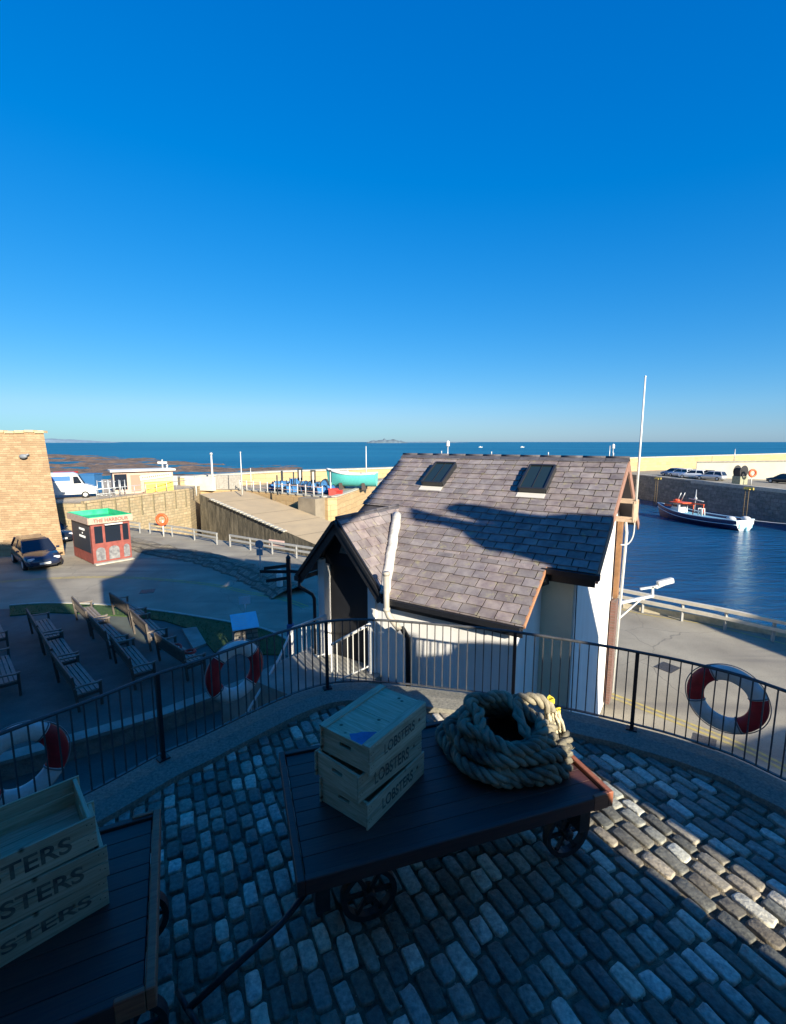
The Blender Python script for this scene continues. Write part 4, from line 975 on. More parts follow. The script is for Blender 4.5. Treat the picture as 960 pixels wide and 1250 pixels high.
# skylights
def skylight(a0, a1, b0, b1):
    o = MB(); ft = .045; h = .15; nrm = D1.cross(dvm); nrm = nrm if nrm.z > 0 else -nrm
    def Q(a, b_, e): return HP(a, b_, rz_at(b_))+nrm*e
    fr = MB()
    for (p, q) in (((a0,b0),(a1,b0)),((a0,b1),(a1,b1)),((a0,b0),(a0,b1)),((a1,b0),(a1,b1))):
        fr.bar(Q(*p, h/2+.01), Q(*q, h/2+.01), ft, h, up=tuple(nrm))
    f = fr.build('skylight', M('skylight_frame', (.02,.022,.025), .4), house, world=True, bevel=.004)
    g_ = MB(); g_.extrude([Q(a0+.02,b0+.02,h-.02), Q(a1-.02,b0+.02,h-.02), Q(a1-.02,b1-.02,h-.02), Q(a0+.02,b1-.02,h-.02)], nrm*-.02)
    g_2 = g_.build('glass_pane', M('skylight_glass', (.015,.03,.035), .12, spec=.4), f); g_2.location = -house.location
    g_ = MB(); am = (a0+a1)/2; g_.bar(Q(am,b0,h-.012), Q(am,b1,h-.012), .012,.012, up=tuple(nrm)); x = g_.build('glazing_bar', M('skylight_frame'), f); x.location = -house.location
    g_ = MB(); g_.extrude([Q(a0-.02,b0-.16,.035), Q(a1+.02,b0-.16,.035), Q(a1+.02,b0-.03,.035), Q(a0-.02,b0-.03,.035)], nrm*.012); x = g_.build('flashing', M('pale_flashing', (.6,.57,.5), .6), f); x.location = -house.location
skylight(5.02, 5.55, 9.84, 10.56); skylight(2.66, 3.2, 9.81, 10.56)
# flagpole
fb = HP(1.12,11.1,1.95)
b = MB(); fp = thing('flagpole', 'tall thin white pole fixed to the right gable of the house', 'pole', fb)
b.tube([fb, fb+Vector((0,0,2.95))], [.028,.016], 8); b.build('pole', white_paint, fp, world=True)
b = MB(); b.sphere(fb+Vector((0,0,2.96)), .02); b.build('finial', white_paint, fp, world=True)
b = MB(); b.tube(smooth_path([fb+Vector((0,0,.1)), fb+Vector((.0,0,-.3)), fb+Vector((-.1,0,-.5)), fb+Vector((-.3,-.1,-.5))], 5), .014, 6); b.build('cable', white_paint, fp, world=True)
# camera on bracket
cbp = HP(1.6,13.2,-.15)
cam_o = thing('security_camera', 'white security camera on a long bracket arm beside the house over the harbour road', 'camera', cbp)
def qY(x, y, Y=12.2): return atY(x, y, Y)
b = MB(); b.bar(qY(757,736), qY(798,727), .07,.07); b.bar(qY(757,754), qY(783,731), .04,.04); b.bar(qY(797,728), qY(797,716), .05,.05); b.bar(qY(782,719), qY(808,715), .05,.05); b.build('bracket', white_paint, cam_o, world=True)
b = MB(); b.bar(qY(803,713), qY(822,708), .13,.14); b.bar(qY(800,717), qY(812,712), .08,.1); b.build('camera_housing', white_paint, cam_o, world=True, bevel=.015)

# ================================================================= STEPS BESIDE THE HOUSE
steps = thing('stone_steps', 'concrete steps going down to the left below the house door', 'steps', H(6.5,6.4,-3.2))
b = MB()
for k in range(4):
    a0 = 6.9+k*.26; b.extrude([HP(a0,5.75,-1.0-.17*k), HP(a0+.3,5.75,-1.0-.17*k), HP(a0+.3,7.15,-1.0-.17*k), HP(a0,7.15,-1.0-.17*k)], Vector((0,0,-2.0)))
for k in range(7):
    p = Vector((-2.35-.05*k, 9.3-.28*k, 0)); z = -1.55-.15*k
    b.extrude([Vector((p.x,p.y,z)), Vector((p.x-.06,p.y-.3,z)), Vector((p.x+1.1-.06,p.y-.3,z)), Vector((p.x+1.1,p.y,z))], Vector((0,0,-1.4)))
b.build('treads', concrete, steps, world=True, bevel=.008)
def handrail(label, pts, drop, n_, posts=(0,-1)):
    o = thing('stair_handrail', label, 'handrail', pts[0], 0, 'white painted stair handrails')
    P = [Vector(p) for p in pts]
    b = MB(); b.tube(P, .024, 8); b.build('top_rail', white_paint, o, world=True)
    b = MB(); b.tube([p-Vector((0,0,drop)) for p in P], .014, 6); b.build('bottom_rail', white_paint, o, world=True)
    L_ = [(P[i+1]-P[i]).length for i in range(len(P)-1)]; tot = sum(L_)
    for k in range(n_+1):
        s_ = tot*k/n_; i = 0
        while i < len(L_)-1 and s_ > L_[i]: s_ -= L_[i]; i += 1
        q = P[i].lerp(P[i+1], min(1, s_/L_[i])); b = MB(); th = .034 if k in (0, n_) else .013
        b.bar(q, q-Vector((0,0,drop+(.14 if th > .02 else 0))), th, th, up=(1,0,0)); b.build('post' if th > .02 else 'baluster', white_paint, o, world=True)
handrail('white handrail on the far side of the steps, running down from the house', [(-1.365,9.24,.115),(-2.17,9.76,-.37)], .82, 7)
handrail('white handrail turning down towards the terrace kerb', [(-2.17,9.70,-.39),(-2.31,9.04,-.74),(-2.58,7.7,-1.13)], .8, 10)
handrail('white handrail nearest the terrace, beside the dark doorway', [(-.375,7.4,.66),(-1.07,7.86,.1)], .72, 7)

# ================================================================= BENCHES
bw_ = M('weathered_teak', (.13,.105,.085), .6, col2=(.2,.17,.135), scale=7, bump=.4, bscale=40, detail=8, attr=1)
def make_bench(L_=2.2, label='', group='memorial benches beside the road'):
    o = thing('park_bench', label, 'bench', (0,0,0), 0, group)
    # local: long axis x, back at y=-.3, seat towards +y
    b = MB()
    for k in range(5): b.box((0,-.2+.105*k,.43), (L_-.1,.08,.03), tone=random.uniform(1.2,1.7))  # seat slats paler than the back: sky sheen put into their tone
    b.build('seat', bw_, o)
    b = MB(); b.tone = .55; b.bar((-L_/2+.05,-.33,.9),(L_/2-.05,-.33,.9), .045,.09); b.bar((-L_/2+.05,-.27,.52),(L_/2-.05,-.27,.52), .04,.06)
    n_ = int(L_/.11)
    for k in range(n_): x = -L_/2+.12+(L_-.24)*k/(n_-1); b.bar((x,-.27,.5),(x,-.33,.9), .065,.018, up=(0,1,0))
    b.build('backrest', bw_, o)
    for s_ in (-1,1):
        b = MB(); pts = [(-.33,.64),(-.15,.66),(.05,.645),(.2,.63),(.31,.65)]
        for k in range(4): b.bar((s_*(L_/2-.03),pts[k][0],pts[k][1]),(s_*(L_/2-.03),pts[k+1][0],pts[k+1][1]), .075,.035, tone=1.2)
        b.build('armrest', bw_, o)
        b = MB(); b.tone = .5; b.box((s_*(L_/2-.03),.26,.315), (.06,.06,.63)); b.build('leg', bw_, o)
        b = MB(); b.tone = .5; b.bar((s_*(L_/2-.03),-.25,0),(s_*(L_/2-.03),-.34,.95), .06,.06, up=(0,1,0)); b.bar((s_*(L_/2-.03),-.25,.38),(s_*(L_/2-.03),.26,.38), .04,.07); b.build('leg', bw_, o)
    return o
bd = Vector((.7,-.714,0)); bn = Vector((.714,.7,0)); brz = math.atan2(-bd.y, -bd.x)  # local +y -> bn
brz = math.atan2(bn.y, bn.x)-math.pi/2
def back_mid(p, q): m_ = (Vector(p)+Vector(q))/2; return m_+bn*.33
def along(p, d_, s_): return Vector(p)+bd*s_
row2 = [Vector((-12.96,16.1,0))+bd*s_+bn*.33 for s_ in (1.2,3.6,6.0)]
row3 = [Vector((-12.3,17.47,0))+bd*s_+bn*.33 for s_ in (1.3,3.75,6.35)]
row4 = [Vector((-10.3,17.2,0))+bn*.3, Vector((-8.55,15.3,0))+bn*.3, Vector((-6.6,13.3,0))+bn*.3]
row1 = [Vector((-10.95,12.5,0)), Vector((-13.55,15.3,0))]
labs = ['farthest bench of the row nearest the left, beside the thin grass strip', 'middle bench of the left full row of three', 'nearest bench of the left full row, with pale seat slats',
 'farthest bench of the middle row, its end in sunlight', 'middle bench of the middle row of three', 'nearest bench of the middle row, just behind the terrace railing',
 'sunlit bench at the far end of the right row by the lit road', 'half sunlit bench in the middle of the right row', 'bench with red wreaths at the near end of the right row by the grey slab',
 'bench cropped by the left edge of the photo, nearer one', 'bench barely visible at the left edge of the photo, farther one']
pos = row2+row3+row4+row1
bench0 = make_bench(2.2, labs[0])
for i, p in enumerate(pos):
    if i == 0: o = bench0; o.location = (p.x, p.y, -3.14); o.rotation_euler = (0,0,brz)
    else: o = copy_tree(bench0, (p.x, p.y, -3.14), brz+R([0,0,2,0,0,-2,3,-2,4,0,1][i]), labs[i])
    if i in (6,7,8): o.scale = (.88,1,1)
# red wreaths on the last bench
wb = row4[2]
for k, (off, lab) in enumerate([(-.35,'red poppy wreath lying on the bench nearest the railing, left one'),(.75,'red poppy wreath on the arm of the bench nearest the railing')]):
    c_ = wb+bd*off+Vector((0,0,-2.66 if k == 0 else -2.42)); b = MB()
    o = thing('wreath', lab, 'wreath', c_, 0, 'red wreaths on the end bench')
    pts = [(.14*math.cos(a*.3927), .14*math.sin(a*.3927)*.8, .035+.06*math.sin(a*.39)*(k == 0)) for a in range(16)]; b.tube(pts, .04, 7, closed=True); b.build('ring', M('poppy_red', (.6,.06,.04), .7, var=.3, scale=30, bump=1, bscale=60), o)
    b = MB(); b.box((0,.12,0.0), (.05,.09,.012)); b.build('ribbon', white_paint, o)

# ================================================================= SIGNS, POSTS, PLINTH
p = at(300,788,-3.1); base = Vector((p.x, p.y, -3.12))
pl = thing('information_plinth', 'rough stone plinth with a tilted blue information panel on the grass', 'sign', base, R(25))
b = MB(); b.hexa([(-.4,-.28,0),(.4,-.28,0),(.4,.28,0),(-.4,.28,0),(-.36,-.26,.72),(.36,-.26,.72),(.36,.26,1.0),(-.36,.26,1.0)]); b.build('stone_base', stone('plinth_stone', (.3,.27,.22), (.2,.18,.15), (.12,.11,.09), .3, .14, (1,0,0)), pl)
b = MB(); b.hexa([(-.42,-.34,.71),(.42,-.34,.71),(.42,.32,1.02),(-.42,.32,1.02),(-.42,-.34,.735),(.42,-.34,.735),(.42,.32,1.045),(-.42,.32,1.045)]); pn = b.build('panel', M('blue_panel', (.35,.66,.8), .5, col2=(.5,.78,.86), scale=4), pl)
b = MB()
for k in range(7):
    y = -.22+.07*k; z = .737+(y+.34)*.4697; 
    b.add([(-.36,y,z),(.05 if k % 2 else .1,y,z),(.05,y+.02,z+.0095),(-.36,y+.02,z+.0095)], [(0,1,2,3)])
b.build('panel_text', letter_white, pn)
p = at(300,757,-3.2)
o = thing('notice_board', 'small white notice on a short post behind the blue information panel', 'sign', (p.x, p.y, -3.2), R(20))
b = MB(); b.tube([(0,.02,0),(0,.02,.8)], .02, 6); b.build('post', galv, o); b = MB(); b.box((0,0,.8), (.42,.015,.3)); b.build('board', M('pale_board', (.5,.6,.65), .5), o)
p = atY(352,682,14.5)
o = thing('fingerpost', 'black wooden fingerpost with arms beside the steps', 'signpost', (p.x, p.y, -3.15), R(0))
hgt = p.z+3.15
b = MB(); b.bar((0,0,0),(0,0,hgt), .12,.12, up=(0,1,0)); b.lathe([(.07,hgt),(.085,hgt+.03),(.05,hgt+.08),(.01,hgt+.14)], n=8); b.build('pole', black, o)
for (z, a, L_) in ((hgt-.22,200,.75),(hgt-.42,172,.95),(hgt-.62,200,.7),(hgt-.4,-12,1.0)):
    b = MB(); dd = Vector((math.cos(R(a)), math.sin(R(a)), 0)); b.bar(dd*.05+Vector((0,0,z)), dd*L_+Vector((0,0,z-.03)), .03,.1); b.build('arm', black, o)
b = MB(); b.box((0,0,.5), (.2,.2,1.0)); b.build('base', M('blue_base', (.03,.1,.25), .6), o, bevel=.02)
p = at(352,736,-3.2); p2 = atY(320,663,0) if False else None
q = at(319,712,-3.2)
o = thing('road_sign', 'thin grey post with small road signs beside the stone bank', 'signpost', (q.x, q.y, -3.2), 0)
b = MB(); b.tube([(0,0,0),(0,0,2.1)], .04, 7); b.build('pole', galv, o); b = MB(); b.lathe([(.2,-.012),(.2,.012)], (0,-.05,1.95), 18, 'y'); b.build('round_sign', M('grey_sign', (.25,.25,.3), .5), o); b = MB(); b.box((0,-.05,1.55), (.3,.02,.3)); b.build('plate', M('grey_plate', (.3,.3,.33), .5), o)
for i, (x, y, lab) in enumerate([(342,722,'white bollard at the corner of the lane behind the fingerpost')]):
    q = at(x, y, -3.2); o = thing('bollard', lab, 'bollard', (q.x, q.y, -3.2)); b = MB(); b.lathe([(.14,0),(.14,.8),(.1,.86),(.1,.9),(.13,.95),(.13,1.0),(.06,1.05)], n=14); b.build('post', white_paint, o)
    b = MB(); b.lathe([(.145,.55),(.145,.68)], n=14); b.build('band', M('grey_sign'), o)

# ================================================================= GUARD RAILS
galv_l = M('light_steel', (.32,.32,.3), .5, var=.12, scale=5)
def guardrail(label, pts, name='guard_rail', hgt=.75, nposts=6, mat=None, beamh=.12, thick=.06):
    P = [Vector((p.x, p.y, -3.2)) for p in pts]; o = thing(name, label, 'guard rail', P[0], 0, 'steel guard rails along the quay')
    sm = P
    for zz in (hgt, hgt*.62):
        b = MB()
        for i in range(len(sm)-1): b.bar(sm[i]+Vector((0,0,zz)), sm[i+1]+Vector((0,0,zz)), thick, beamh)
        b.build('beam', mat or galv_l, o, world=True)
    L_ = [(P[i+1]-P[i]).length for i in range(len(P)-1)]; tot = sum(L_)
    for k in range(nposts):
        s_ = tot*(k+.02)/(nposts-.96); i = 0
        while i < len(L_)-1 and s_ > L_[i]: s_ -= L_[i]; i += 1
        q = P[i].lerp(P[i+1], min(1, s_/L_[i])); b = MB(); b.bar(q+Vector((0,0,-.05)), q+Vector((0,0,hgt+.04)), .08,.08, up=(1,0,0)); b.build('post', galv_l, o, world=True)
guardrail('short steel guard rail behind the red kiosk', [at(x, y, -3.2) for x, y in [(60,637),(120,644),(172,651)]], nposts=4)
guardrail('steel guard rail beside the orange lifebuoy above the weedy basin', [at(x, y, -3.2) for x, y in [(183,651),(225,657),(266,665)]], nposts=4)
guardrail('steel guard rail at the foot of the slipway, behind the road sign', [at(x, y, -3.2) for x, y in [(281,667),(330,676),(395,687)]], nposts=5)
guardrail('pale steel guard rail on the quay edge right of the white house', [at(x, y, -3.2) for x, y in [(740,738),(795,750),(870,766),(960,787),(1010,800)]], nposts=6, thick=.16, beamh=.12, mat=M('cream_rail_paint', (.6,.54,.42), .6, var=.1))
q = MB(); wall_line(q, [(9.6,19.0),(13.6,16.2),(22,10.3)], .35, -3.25, -2.95); t_wall('quay_upstand', 'low concrete kerb wall under the pale guard rail on the right', 'wall', q, M('yellow_concrete', (.55,.48,.33), .85, var=.2), None)
wr = at(352,679,-3.2)
o = thing('warning_board', 'pinkish warning board fixed on the guard rail', 'sign', (at(333,676,-3.2).x, at(333,676,-3.2).y-.08, -2.5), 0)
b = MB(); b.box((.3,-.05,.0), (1.2,.03,.36), rz=R(-27)); b.build('board', M('pink_board', (.6,.42,.36), .6), o); b = MB(); b.box((.3,.0,-.1), (.06,.03,.3), rz=R(-27)); b.build('bracket', galv, o)
def ring_buoy(label, loc, sc=1.0, grp='orange lifebuoys on quay posts'):
    o = thing('lifebuoy_station', label, 'lifebuoy', loc, 0, grp)
    b = MB(); b.tube([(0,0,0),(0,0,1.1*sc)], .05*sc, 6); b.build('post', white_paint, o)
    b = MB(); b.tube([(.32*sc*math.cos(a*.3927), -.1, 1.15*sc+.32*sc*math.sin(a*.3927)) for a in range(16)], .1*sc, 8, closed=True); b.build('ring', orange, o)
q = at(200,655,-3.2); ring_buoy('orange lifebuoy on a white post at the guard rail by the basin', (q.x, q.y, -3.2), 1.1)
q = at(917,592,-2.6); ring_buoy('orange lifebuoy on a post on the far east quay', (q.x, q.y, -2.6), 1.5)

# ================================================================= SANDSTONE TOWER
tw1, tw2 = at(78,668,-3.2), at(-60,676,-3.2)
tow = thing('sandstone_tower', 'battered sandstone tower or lime kiln at the left edge', 'tower', (tw1.x, tw1.y, -3.2))
b = MB(); r0 = Vector((tw1.x, tw1.y, 0)); r0 = Vector((-19.95,28.2,0)); u_ = Vector((-.98,-.12,0)); v_ = Vector((-.66,.75,0)); zt = 4.15
bs_ = [r0, r0+u_*14, r0+u_*14+v_*8, r0+v_*8]; tp = [r0+u_*.45+v_*.4, r0+u_*13.5+v_*.4, r0+u_*13.5+v_*7, r0+u_*.45+v_*7]
nseg = 1
b.hexa([Vector((p.x,p.y,-3.3)) for p in bs_]+[Vector((p.x,p.y,zt)) for p in tp]); b.build('wall', stone('tower_sandstone', (.52,.38,.22), (.33,.22,.12), (.42,.31,.19), .42, .13, (-.98,-.12,0), mix=.8, stain=(.3,.19,.1), mw=.012, bump=.9), tow, world=True)
b = MB(); k = 0
rr_ = random.Random(9)
for k in range(24):
    x = rr_.uniform(.5,.75); b.box(tp[0]+u_*(k*.55+.2)+Vector((0,.1,zt+.03+rr_.uniform(-.02,.05))), (.5,.4,.14), rz=.12)
b.build('coping', M('tower_coping', (.6,.44,.25), .9, var=.2), tow, world=True)
lp_ = atY(29,557,28.1)
b = MB(); b.sphere(lp_+Vector((0,-.05,0)), .2, sc=(1.2,.6,.7)); b.tube([lp_+Vector((-.25,0,-.02)), lp_+Vector((.3,0,.12))], .05, 6); b.build('wall_lamp', M('lamp_grey', (.2,.22,.24), .5), tow, world=True)

# ================================================================= VEHICLES
def make_car(name, label, loc, rz, paint, L_=4.1, W_=1.74, hh=1.45, group=None, estate=False):
    o = thing(name, label, 'car', loc, rz, group)
    st = [(-.5,.62,.35,.62),(-.485,.84,.25,.80),(-.43,.94,.2,.92),(-.3,.99,.18,.95),(-.05,1,.17,.93),(.15,1,.17,.90),(.3,.98,.18,.84),(.42,.93,.2,.73),(.48,.8,.25,.62),(.5,.6,.32,.5)]
    b = MB(); vs = []; nr = 10
    for t, w_, z0, z1 in st:
        hw_ = W_/2*w_
        for (fy, fz) in ((.0,0),(.75,0),(.96,.15),(1,.5),(.98,.8),(.86,1.0),(.0,1.03)): vs.append((t*L_, hw_*fy, z0+(z1-z0)*fz))
        for (fy, fz) in ((.86,1.0),(.98,.8),(1,.5),(.96,.15),(.75,0)): vs.append((t*L_, -hw_*fy, z0+(z1-z0)*fz))
    m_ = 12; fs_ = [tuple(range(m_)), tuple(range((len(st)-1)*m_, len(st)*m_))[::-1]]
    for i in range(len(st)-1):
        for k in range(m_): fs_.append((i*m_+k, i*m_+(k+1)%m_, (i+1)*m_+(k+1)%m_, (i+1)*m_+k))
    b.add(vs, fs_, 0, True); b.build('body', paint, o)
    b = MB(); hw_ = W_/2; zt_ = hh
    A_ = [(-.475,.86,.9),(.23,.86,.88)]; xr0, xr1 = -.40, .02
    bot = [(-.475*L_, -hw_*.86, .88),(.235*L_, -hw_*.88, .86),(.235*L_, hw_*.88, .86),(-.475*L_, hw_*.86, .88)]
    top = [(xr0*L_, -hw_*.68, zt_-.06),(xr1*L_, -hw_*.7, zt_-.06),(xr1*L_, hw_*.7, zt_-.06),(xr0*L_, hw_*.68, zt_-.06)]
    b.hexa(bot+top); b.build('windows', glass, o, bevel=.04, seg=2)
    b = MB(); b.hexa([(xr0*L_-.06,-hw_*.7,zt_-.08),(xr1*L_+.05,-hw_*.72,zt_-.08),(xr1*L_+.05,hw_*.72,zt_-.08),(xr0*L_-.06,hw_*.7,zt_-.08),(xr0*L_+.1,-hw_*.6,zt_),(xr1*L_-.15,-hw_*.62,zt_),(xr1*L_-.15,hw_*.62,zt_),(xr0*L_+.1,hw_*.6,zt_)])
    for s_ in (-1,1):
        b.bar((.235*L_,s_*hw_*.88,.88),(xr1*L_,s_*hw_*.7,zt_-.05), .05,.06); b.bar((-.17*L_,s_*hw_*.87,.88),(-.17*L_,s_*hw_*.71,zt_-.05), .08,.03); b.bar((-.465*L_,s_*hw_*.86,.88),(xr0*L_,s_*hw_*.69,zt_-.05), .1,.06)
    b.build('roof', paint, o, bevel=.02)
    for sx in (-.31,.31):
        for s_ in (-1,1):
            c_ = (sx*L_, s_*(hw_-.1), .31); b = MB(); b.lathe([(.2,-.1),(.29,-.1),(.31,-.07),(.31,.07),(.29,.1),(.2,.1)], c_, 20, 'y'); w_ = b.build('wheel', rubber, o)
            b = MB(); b.lathe([(.19,-.104),(.19,.104)], c_, 14, 'y'); b.build('rim', galv, w_)
    for s_ in (-1,1):
        b = MB(); b.box((.465*L_, s_*hw_*.66, .62), (.18,.3,.13), rz=-s_*.45); b.build('headlight', M('headlight_glass', (.6,.62,.65), .15), o, bevel=.03)
        b = MB(); b.box((-.47*L_, s_*hw_*.7, .72), (.12,.24,.14), rz=s_*.3); b.build('tail_light', M('tail_red', (.35,.01,.01), .3), o, bevel=.03)
        b = MB(); b.box((.16*L_, s_*(hw_+.05), .95), (.12,.16,.1)); b.build('mirror', paint, o, bevel=.03)
    b = MB(); b.box((.497*L_, 0, .38), (.04,.5,.11)); b.build('number_plate', white_paint, o)
    b = MB(); b.box((.485*L_, 0, .55), (.06,.5,.06)); b.box((.49*L_,0,.26),(.05,W_*.6,.08)); b.build('grille', black, o)
    return o
p = at(46,690,-3.2)
navy = M('navy_car_paint', (.012,.02,.05), .25, coat=.8); dark_p = M('dark_car_paint', (.015,.018,.025), .3, coat=.5)
make_car('parked_car', 'dark blue hatchback parked in front of the sandstone tower', (p.x-.3, p.y+.35, -3.2), R(-42), navy, 4.05, 1.74, 1.46)
p = at(64,664,-3.2)
make_car('parked_car', 'dark car half hidden between the blue hatchback and the red kiosk', (p.x-1.0, p.y+1.0, -3.2), R(-30), dark_p, 4.2, 1.76, 1.5)
white_car = M('white_car_paint', (.75,.76,.76), .3, coat=.5); silver = M('silver_car_paint', (.5,.52,.54), .3, metal=.5)
for (x, y, rz, mt, lab) in [(822,581,112,M('pale_blue_car', (.15,.25,.38), .35),'pale blue car at the far end of the line on the east quay'),(831,582,108,white_car,'white car second from the far end on the east quay'),(846,584,125,white_car,'white car in the middle of the line on the east quay'),(858,584,100,dark_p,'dark car squeezed between white cars on the east quay'),(868,586,120,silver,'silver car at the near end of the line on the east quay'),(957,590,110,dark_p,'dark car cropped at the right edge of the photo on the quay')]:
    p = at(x, y, -2.6); make_car('quay_car', lab, (p.x, p.y, -2.6), R(rz), mt, 4.3, 1.8, 1.5, 'cars parked on the east quay')
# van
p = at(94,611,-1.1)
van = thing('delivery_van', 'white long van with a blue stripe parked above the sandstone wall', 'van', (p.x-.9, p.y+1.6, -1.1), R(62))
van.scale = (.8,.8,.8); van.location.x -= 1.5
van.rotation_euler = (0,0,math.atan2(10.4,3.7)-R(38))
b = MB(); prof = [(-3.3,.4),(-3.3,2.55),(-3.2,2.68),(1.3,2.68),(1.65,2.5),(2.15,1.5),(3.0,1.2),(3.2,.95),(3.25,.4)]
b.extrude([Vector((x,-1.0,z)) for x, z in prof], Vector((0,2.0,0))); b.build('body', M('van_white', (.62,.63,.62), .35, var=.05, coat=.3), van, bevel=.06, seg=2)
b = MB()
for s_ in (-1,1): b.extrude([Vector((x, s_*1.003, z)) for x, z in [(1.25,1.55),(2.0,1.55),(1.65,2.3),(1.25,2.3)]], Vector((0,s_*.01,0)))
b.hexa([(1.74,-.85,2.38),(2.22,-.88,1.5),(2.22,.88,1.5),(1.74,.85,2.38),(1.80,-.85,2.42),(2.27,-.88,1.53),(2.27,.88,1.53),(1.80,.85,2.42)]); b.build('windows', glass, van)
b = MB()
for s_ in (-1,1): b.extrude([Vector((x, s_*1.004, z)) for x, z in [(-3.2,1.85),(1.0,1.85),(1.0,2.35),(-3.2,2.35)]], Vector((0,s_*.006,0)))
b.build('blue_stripe', M('van_blue', (.02,.13,.4), .4), van)
b = MB()
for s_ in (-1,1):
    for k in range(11): b.box((-2.6+k*.17, s_*1.014, 2.1), (.11,.01,.2 if k % 3 else .28))
b.build('lettering', letter_white, van)
for x in (-2.0,2.2):
    for s_ in (-1,1):
        b = MB(); b.lathe([(.2,-.12),(.33,-.12),(.36,-.08),(.36,.08),(.33,.12),(.2,.12)], (x, s_*.9,.36), 18, 'y'); w_ = b.build('wheel', rubber, van); b = MB(); b.lathe([(.2,-.125),(.2,.125)], (x,s_*.9,.36), 12, 'y'); b.build('rim', galv, w_)
for s_ in (-1,1): b = MB(); b.box((3.16, s_*.75, .95), (.2,.3,.22)); b.build('headlight', M('headlight_glass'), van)
# things behind the van
def simple(name, label, cat, loc, mb, mat, rz=0, group=None, bevel=0):
    o = mb.build(name, mat, bevel=bevel); o.location = loc; o.rotation_euler = (0,0,rz); return tag(o, label, cat, group)
vl = van.location
q = atY(81,584,46); b = MB(); b.box((0,0,0),(1.5,1.1,1.1)); b.box((0,0,.6),(1.6,1.2,.12)); b.box((0,0,-2.0),(1.3,.9,2.9)); simple('red_skip', 'red box shaped container showing above the van roof', 'container', q, b, red_paint)
q = atY(112,587,44); b = MB(); b.box((0,0,-.6),(1.3,1.2,2.4)); b.box((0,0,.65),(1.4,1.3,.1)); simple('blue_container', 'dark blue container behind the front of the white van', 'container', q, b, M('container_blue', (.03,.13,.3), .6))
fr = thing('metal_trolley_rack', 'grey metal racks between the van and the market stall', 'rack', at(134,606,-1.1)); fr.location = (*at(134,606,-1.1)[:2], -1.1); b = MB()
for k in range(5):
    for z in (.1,.7,1.3): b.tube([(-1+k*.5,0,z),(-.6+k*.4,0,z)], .03,5)
    b.tube([(-1+k*.5,0,0),(-1+k*.5,0,1.4)], .035,5); b.tube([(-1+k*.5,.7,0),(-1+k*.5,.7,1.4)], .035,5)
b.build('frame', galv, fr)
# stall
q = at(167,602,-1.1)
stl = thing('seafood_stall', 'low stall hut with pale roof, yellow counter and slanting banner beyond the van', 'stall', (q.x, q.y+1.2, -1.1), R(35))
b = MB(); b.box((0,0,1.0),(5.0,2.0,2.0)); b.build('wall', M('stall_pinkish', (.5,.36,.28), .8, var=.15), stl)
b = MB(); b.box((0,-.1,2.1),(5.4,2.6,.16)); b.build('roof', white_paint, stl)
b = MB(); b.box((-1.9,-1.02,1.1),(1.0,.06,1.4)); b.build('window', glass, stl)
b = MB(); b.box((-.7,-1.03,.95),(.8,.07,1.5)); b.build('door', M('stall_door', (.5,.2,.14), .7), stl)
b = MB(); b.box((1.2,-1.2,.5),(2.4,.5,1.0)); b.build('counter', M('stall_yellow', (.75,.5,.08), .6), stl)
b = MB(); b.box((1.0,-1.1,1.5),(2.7,.04,.42), mat=Matrix.Rotation(R(-6),3,'Y')); bn_ = b.build('banner', M('banner_cream', (.7,.62,.5), .8), stl)
b = MB()
for k in range(13): b.box((-.1+k*.18,-1.13,1.42+.018*k),(.1,.01,.18))
b.build('banner_lettering', M('banner_text', (.35,.1,.08), .8), bn_)

# kiosk
K0, KR, KL = at(115,690,-3.2), at(161,682,-3.2), at(79,679,-3.2)
kio = thing('harbour_kiosk', 'small red brown kiosk with green roof tray and dark painted panels', 'kiosk', (K0.x, K0.y, -3.2), 0)
dr = (KR-K0); dr.normalize(); dl = (KL-K0); Ll = 3.3; dl.normalize(); Lr = 2.0
dl = Vector((-dr.y, dr.x, 0)) if Vector((-dr.y, dr.x, 0)).dot(dl) > 0 else Vector((dr.y, -dr.x, 0)); K0 = Vector((K0.x, K0.y, 0))
kio.location = (K0.x, K0.y, -3.2)
redb = M('kiosk_red_brown', (.24,.06,.045), .65, var=.25, scale=4); ZB, ZK = -3.15, -.62
def KP(r_, l_, z): q = K0+dr*r_+dl*l_; return Vector((q.x, q.y, z))
b = MB(); b.extrude([KP(0,0,ZB), KP(Lr,0,ZB), KP(Lr,Ll,ZB), KP(0,Ll,ZB)], Vector((0,0,2.3))); b.build('wall', redb, kio, world=True)
b = MB()
ins = -.12
for (p_, q_) in ((KP(ins,ins,0),KP(Lr-ins,ins,0)),(KP(Lr-ins,ins,0),KP(Lr-ins,Ll-ins,0)),(KP(Lr-ins,Ll-ins,0),KP(ins,Ll-ins,0)),(KP(ins,Ll-ins,0),KP(ins,ins,0))):
    b.bar(p_+Vector((0,0,-.72)), q_+Vector((0,0,-.72)), .08,.36)
b.build('fascia', M('fascia_cream', (.45,.33,.25), .7, var=.15), kio, world=True)
b = MB(); 
for (p_, q_) in ((KP(ins+.06,ins+.06,0),KP(Lr-ins,ins+.06,0)),(KP(Lr-ins-.06,ins,0),KP(Lr-ins-.06,Ll-ins,0)),(KP(Lr-ins,Ll-ins-.06,0),KP(ins,Ll-ins-.06,0)),(KP(ins+.06,Ll-ins,0),KP(ins+.06,ins,0))):
    b.bar(p_+Vector((0,0,-.68)), q_+Vector((0,0,-.68)), .03,.34)
b.extrude([KP(.05,.05,-.84), KP(Lr-.05,.05,-.84), KP(Lr-.05,Ll-.05,-.84), KP(.05,Ll-.05,-.84)], Vector((0,0,.03)))
b.build('roof_tray', M('roof_green', (.0,.42,.16), .6, col2=(.05,.5,.25), scale=2), kio, world=True)
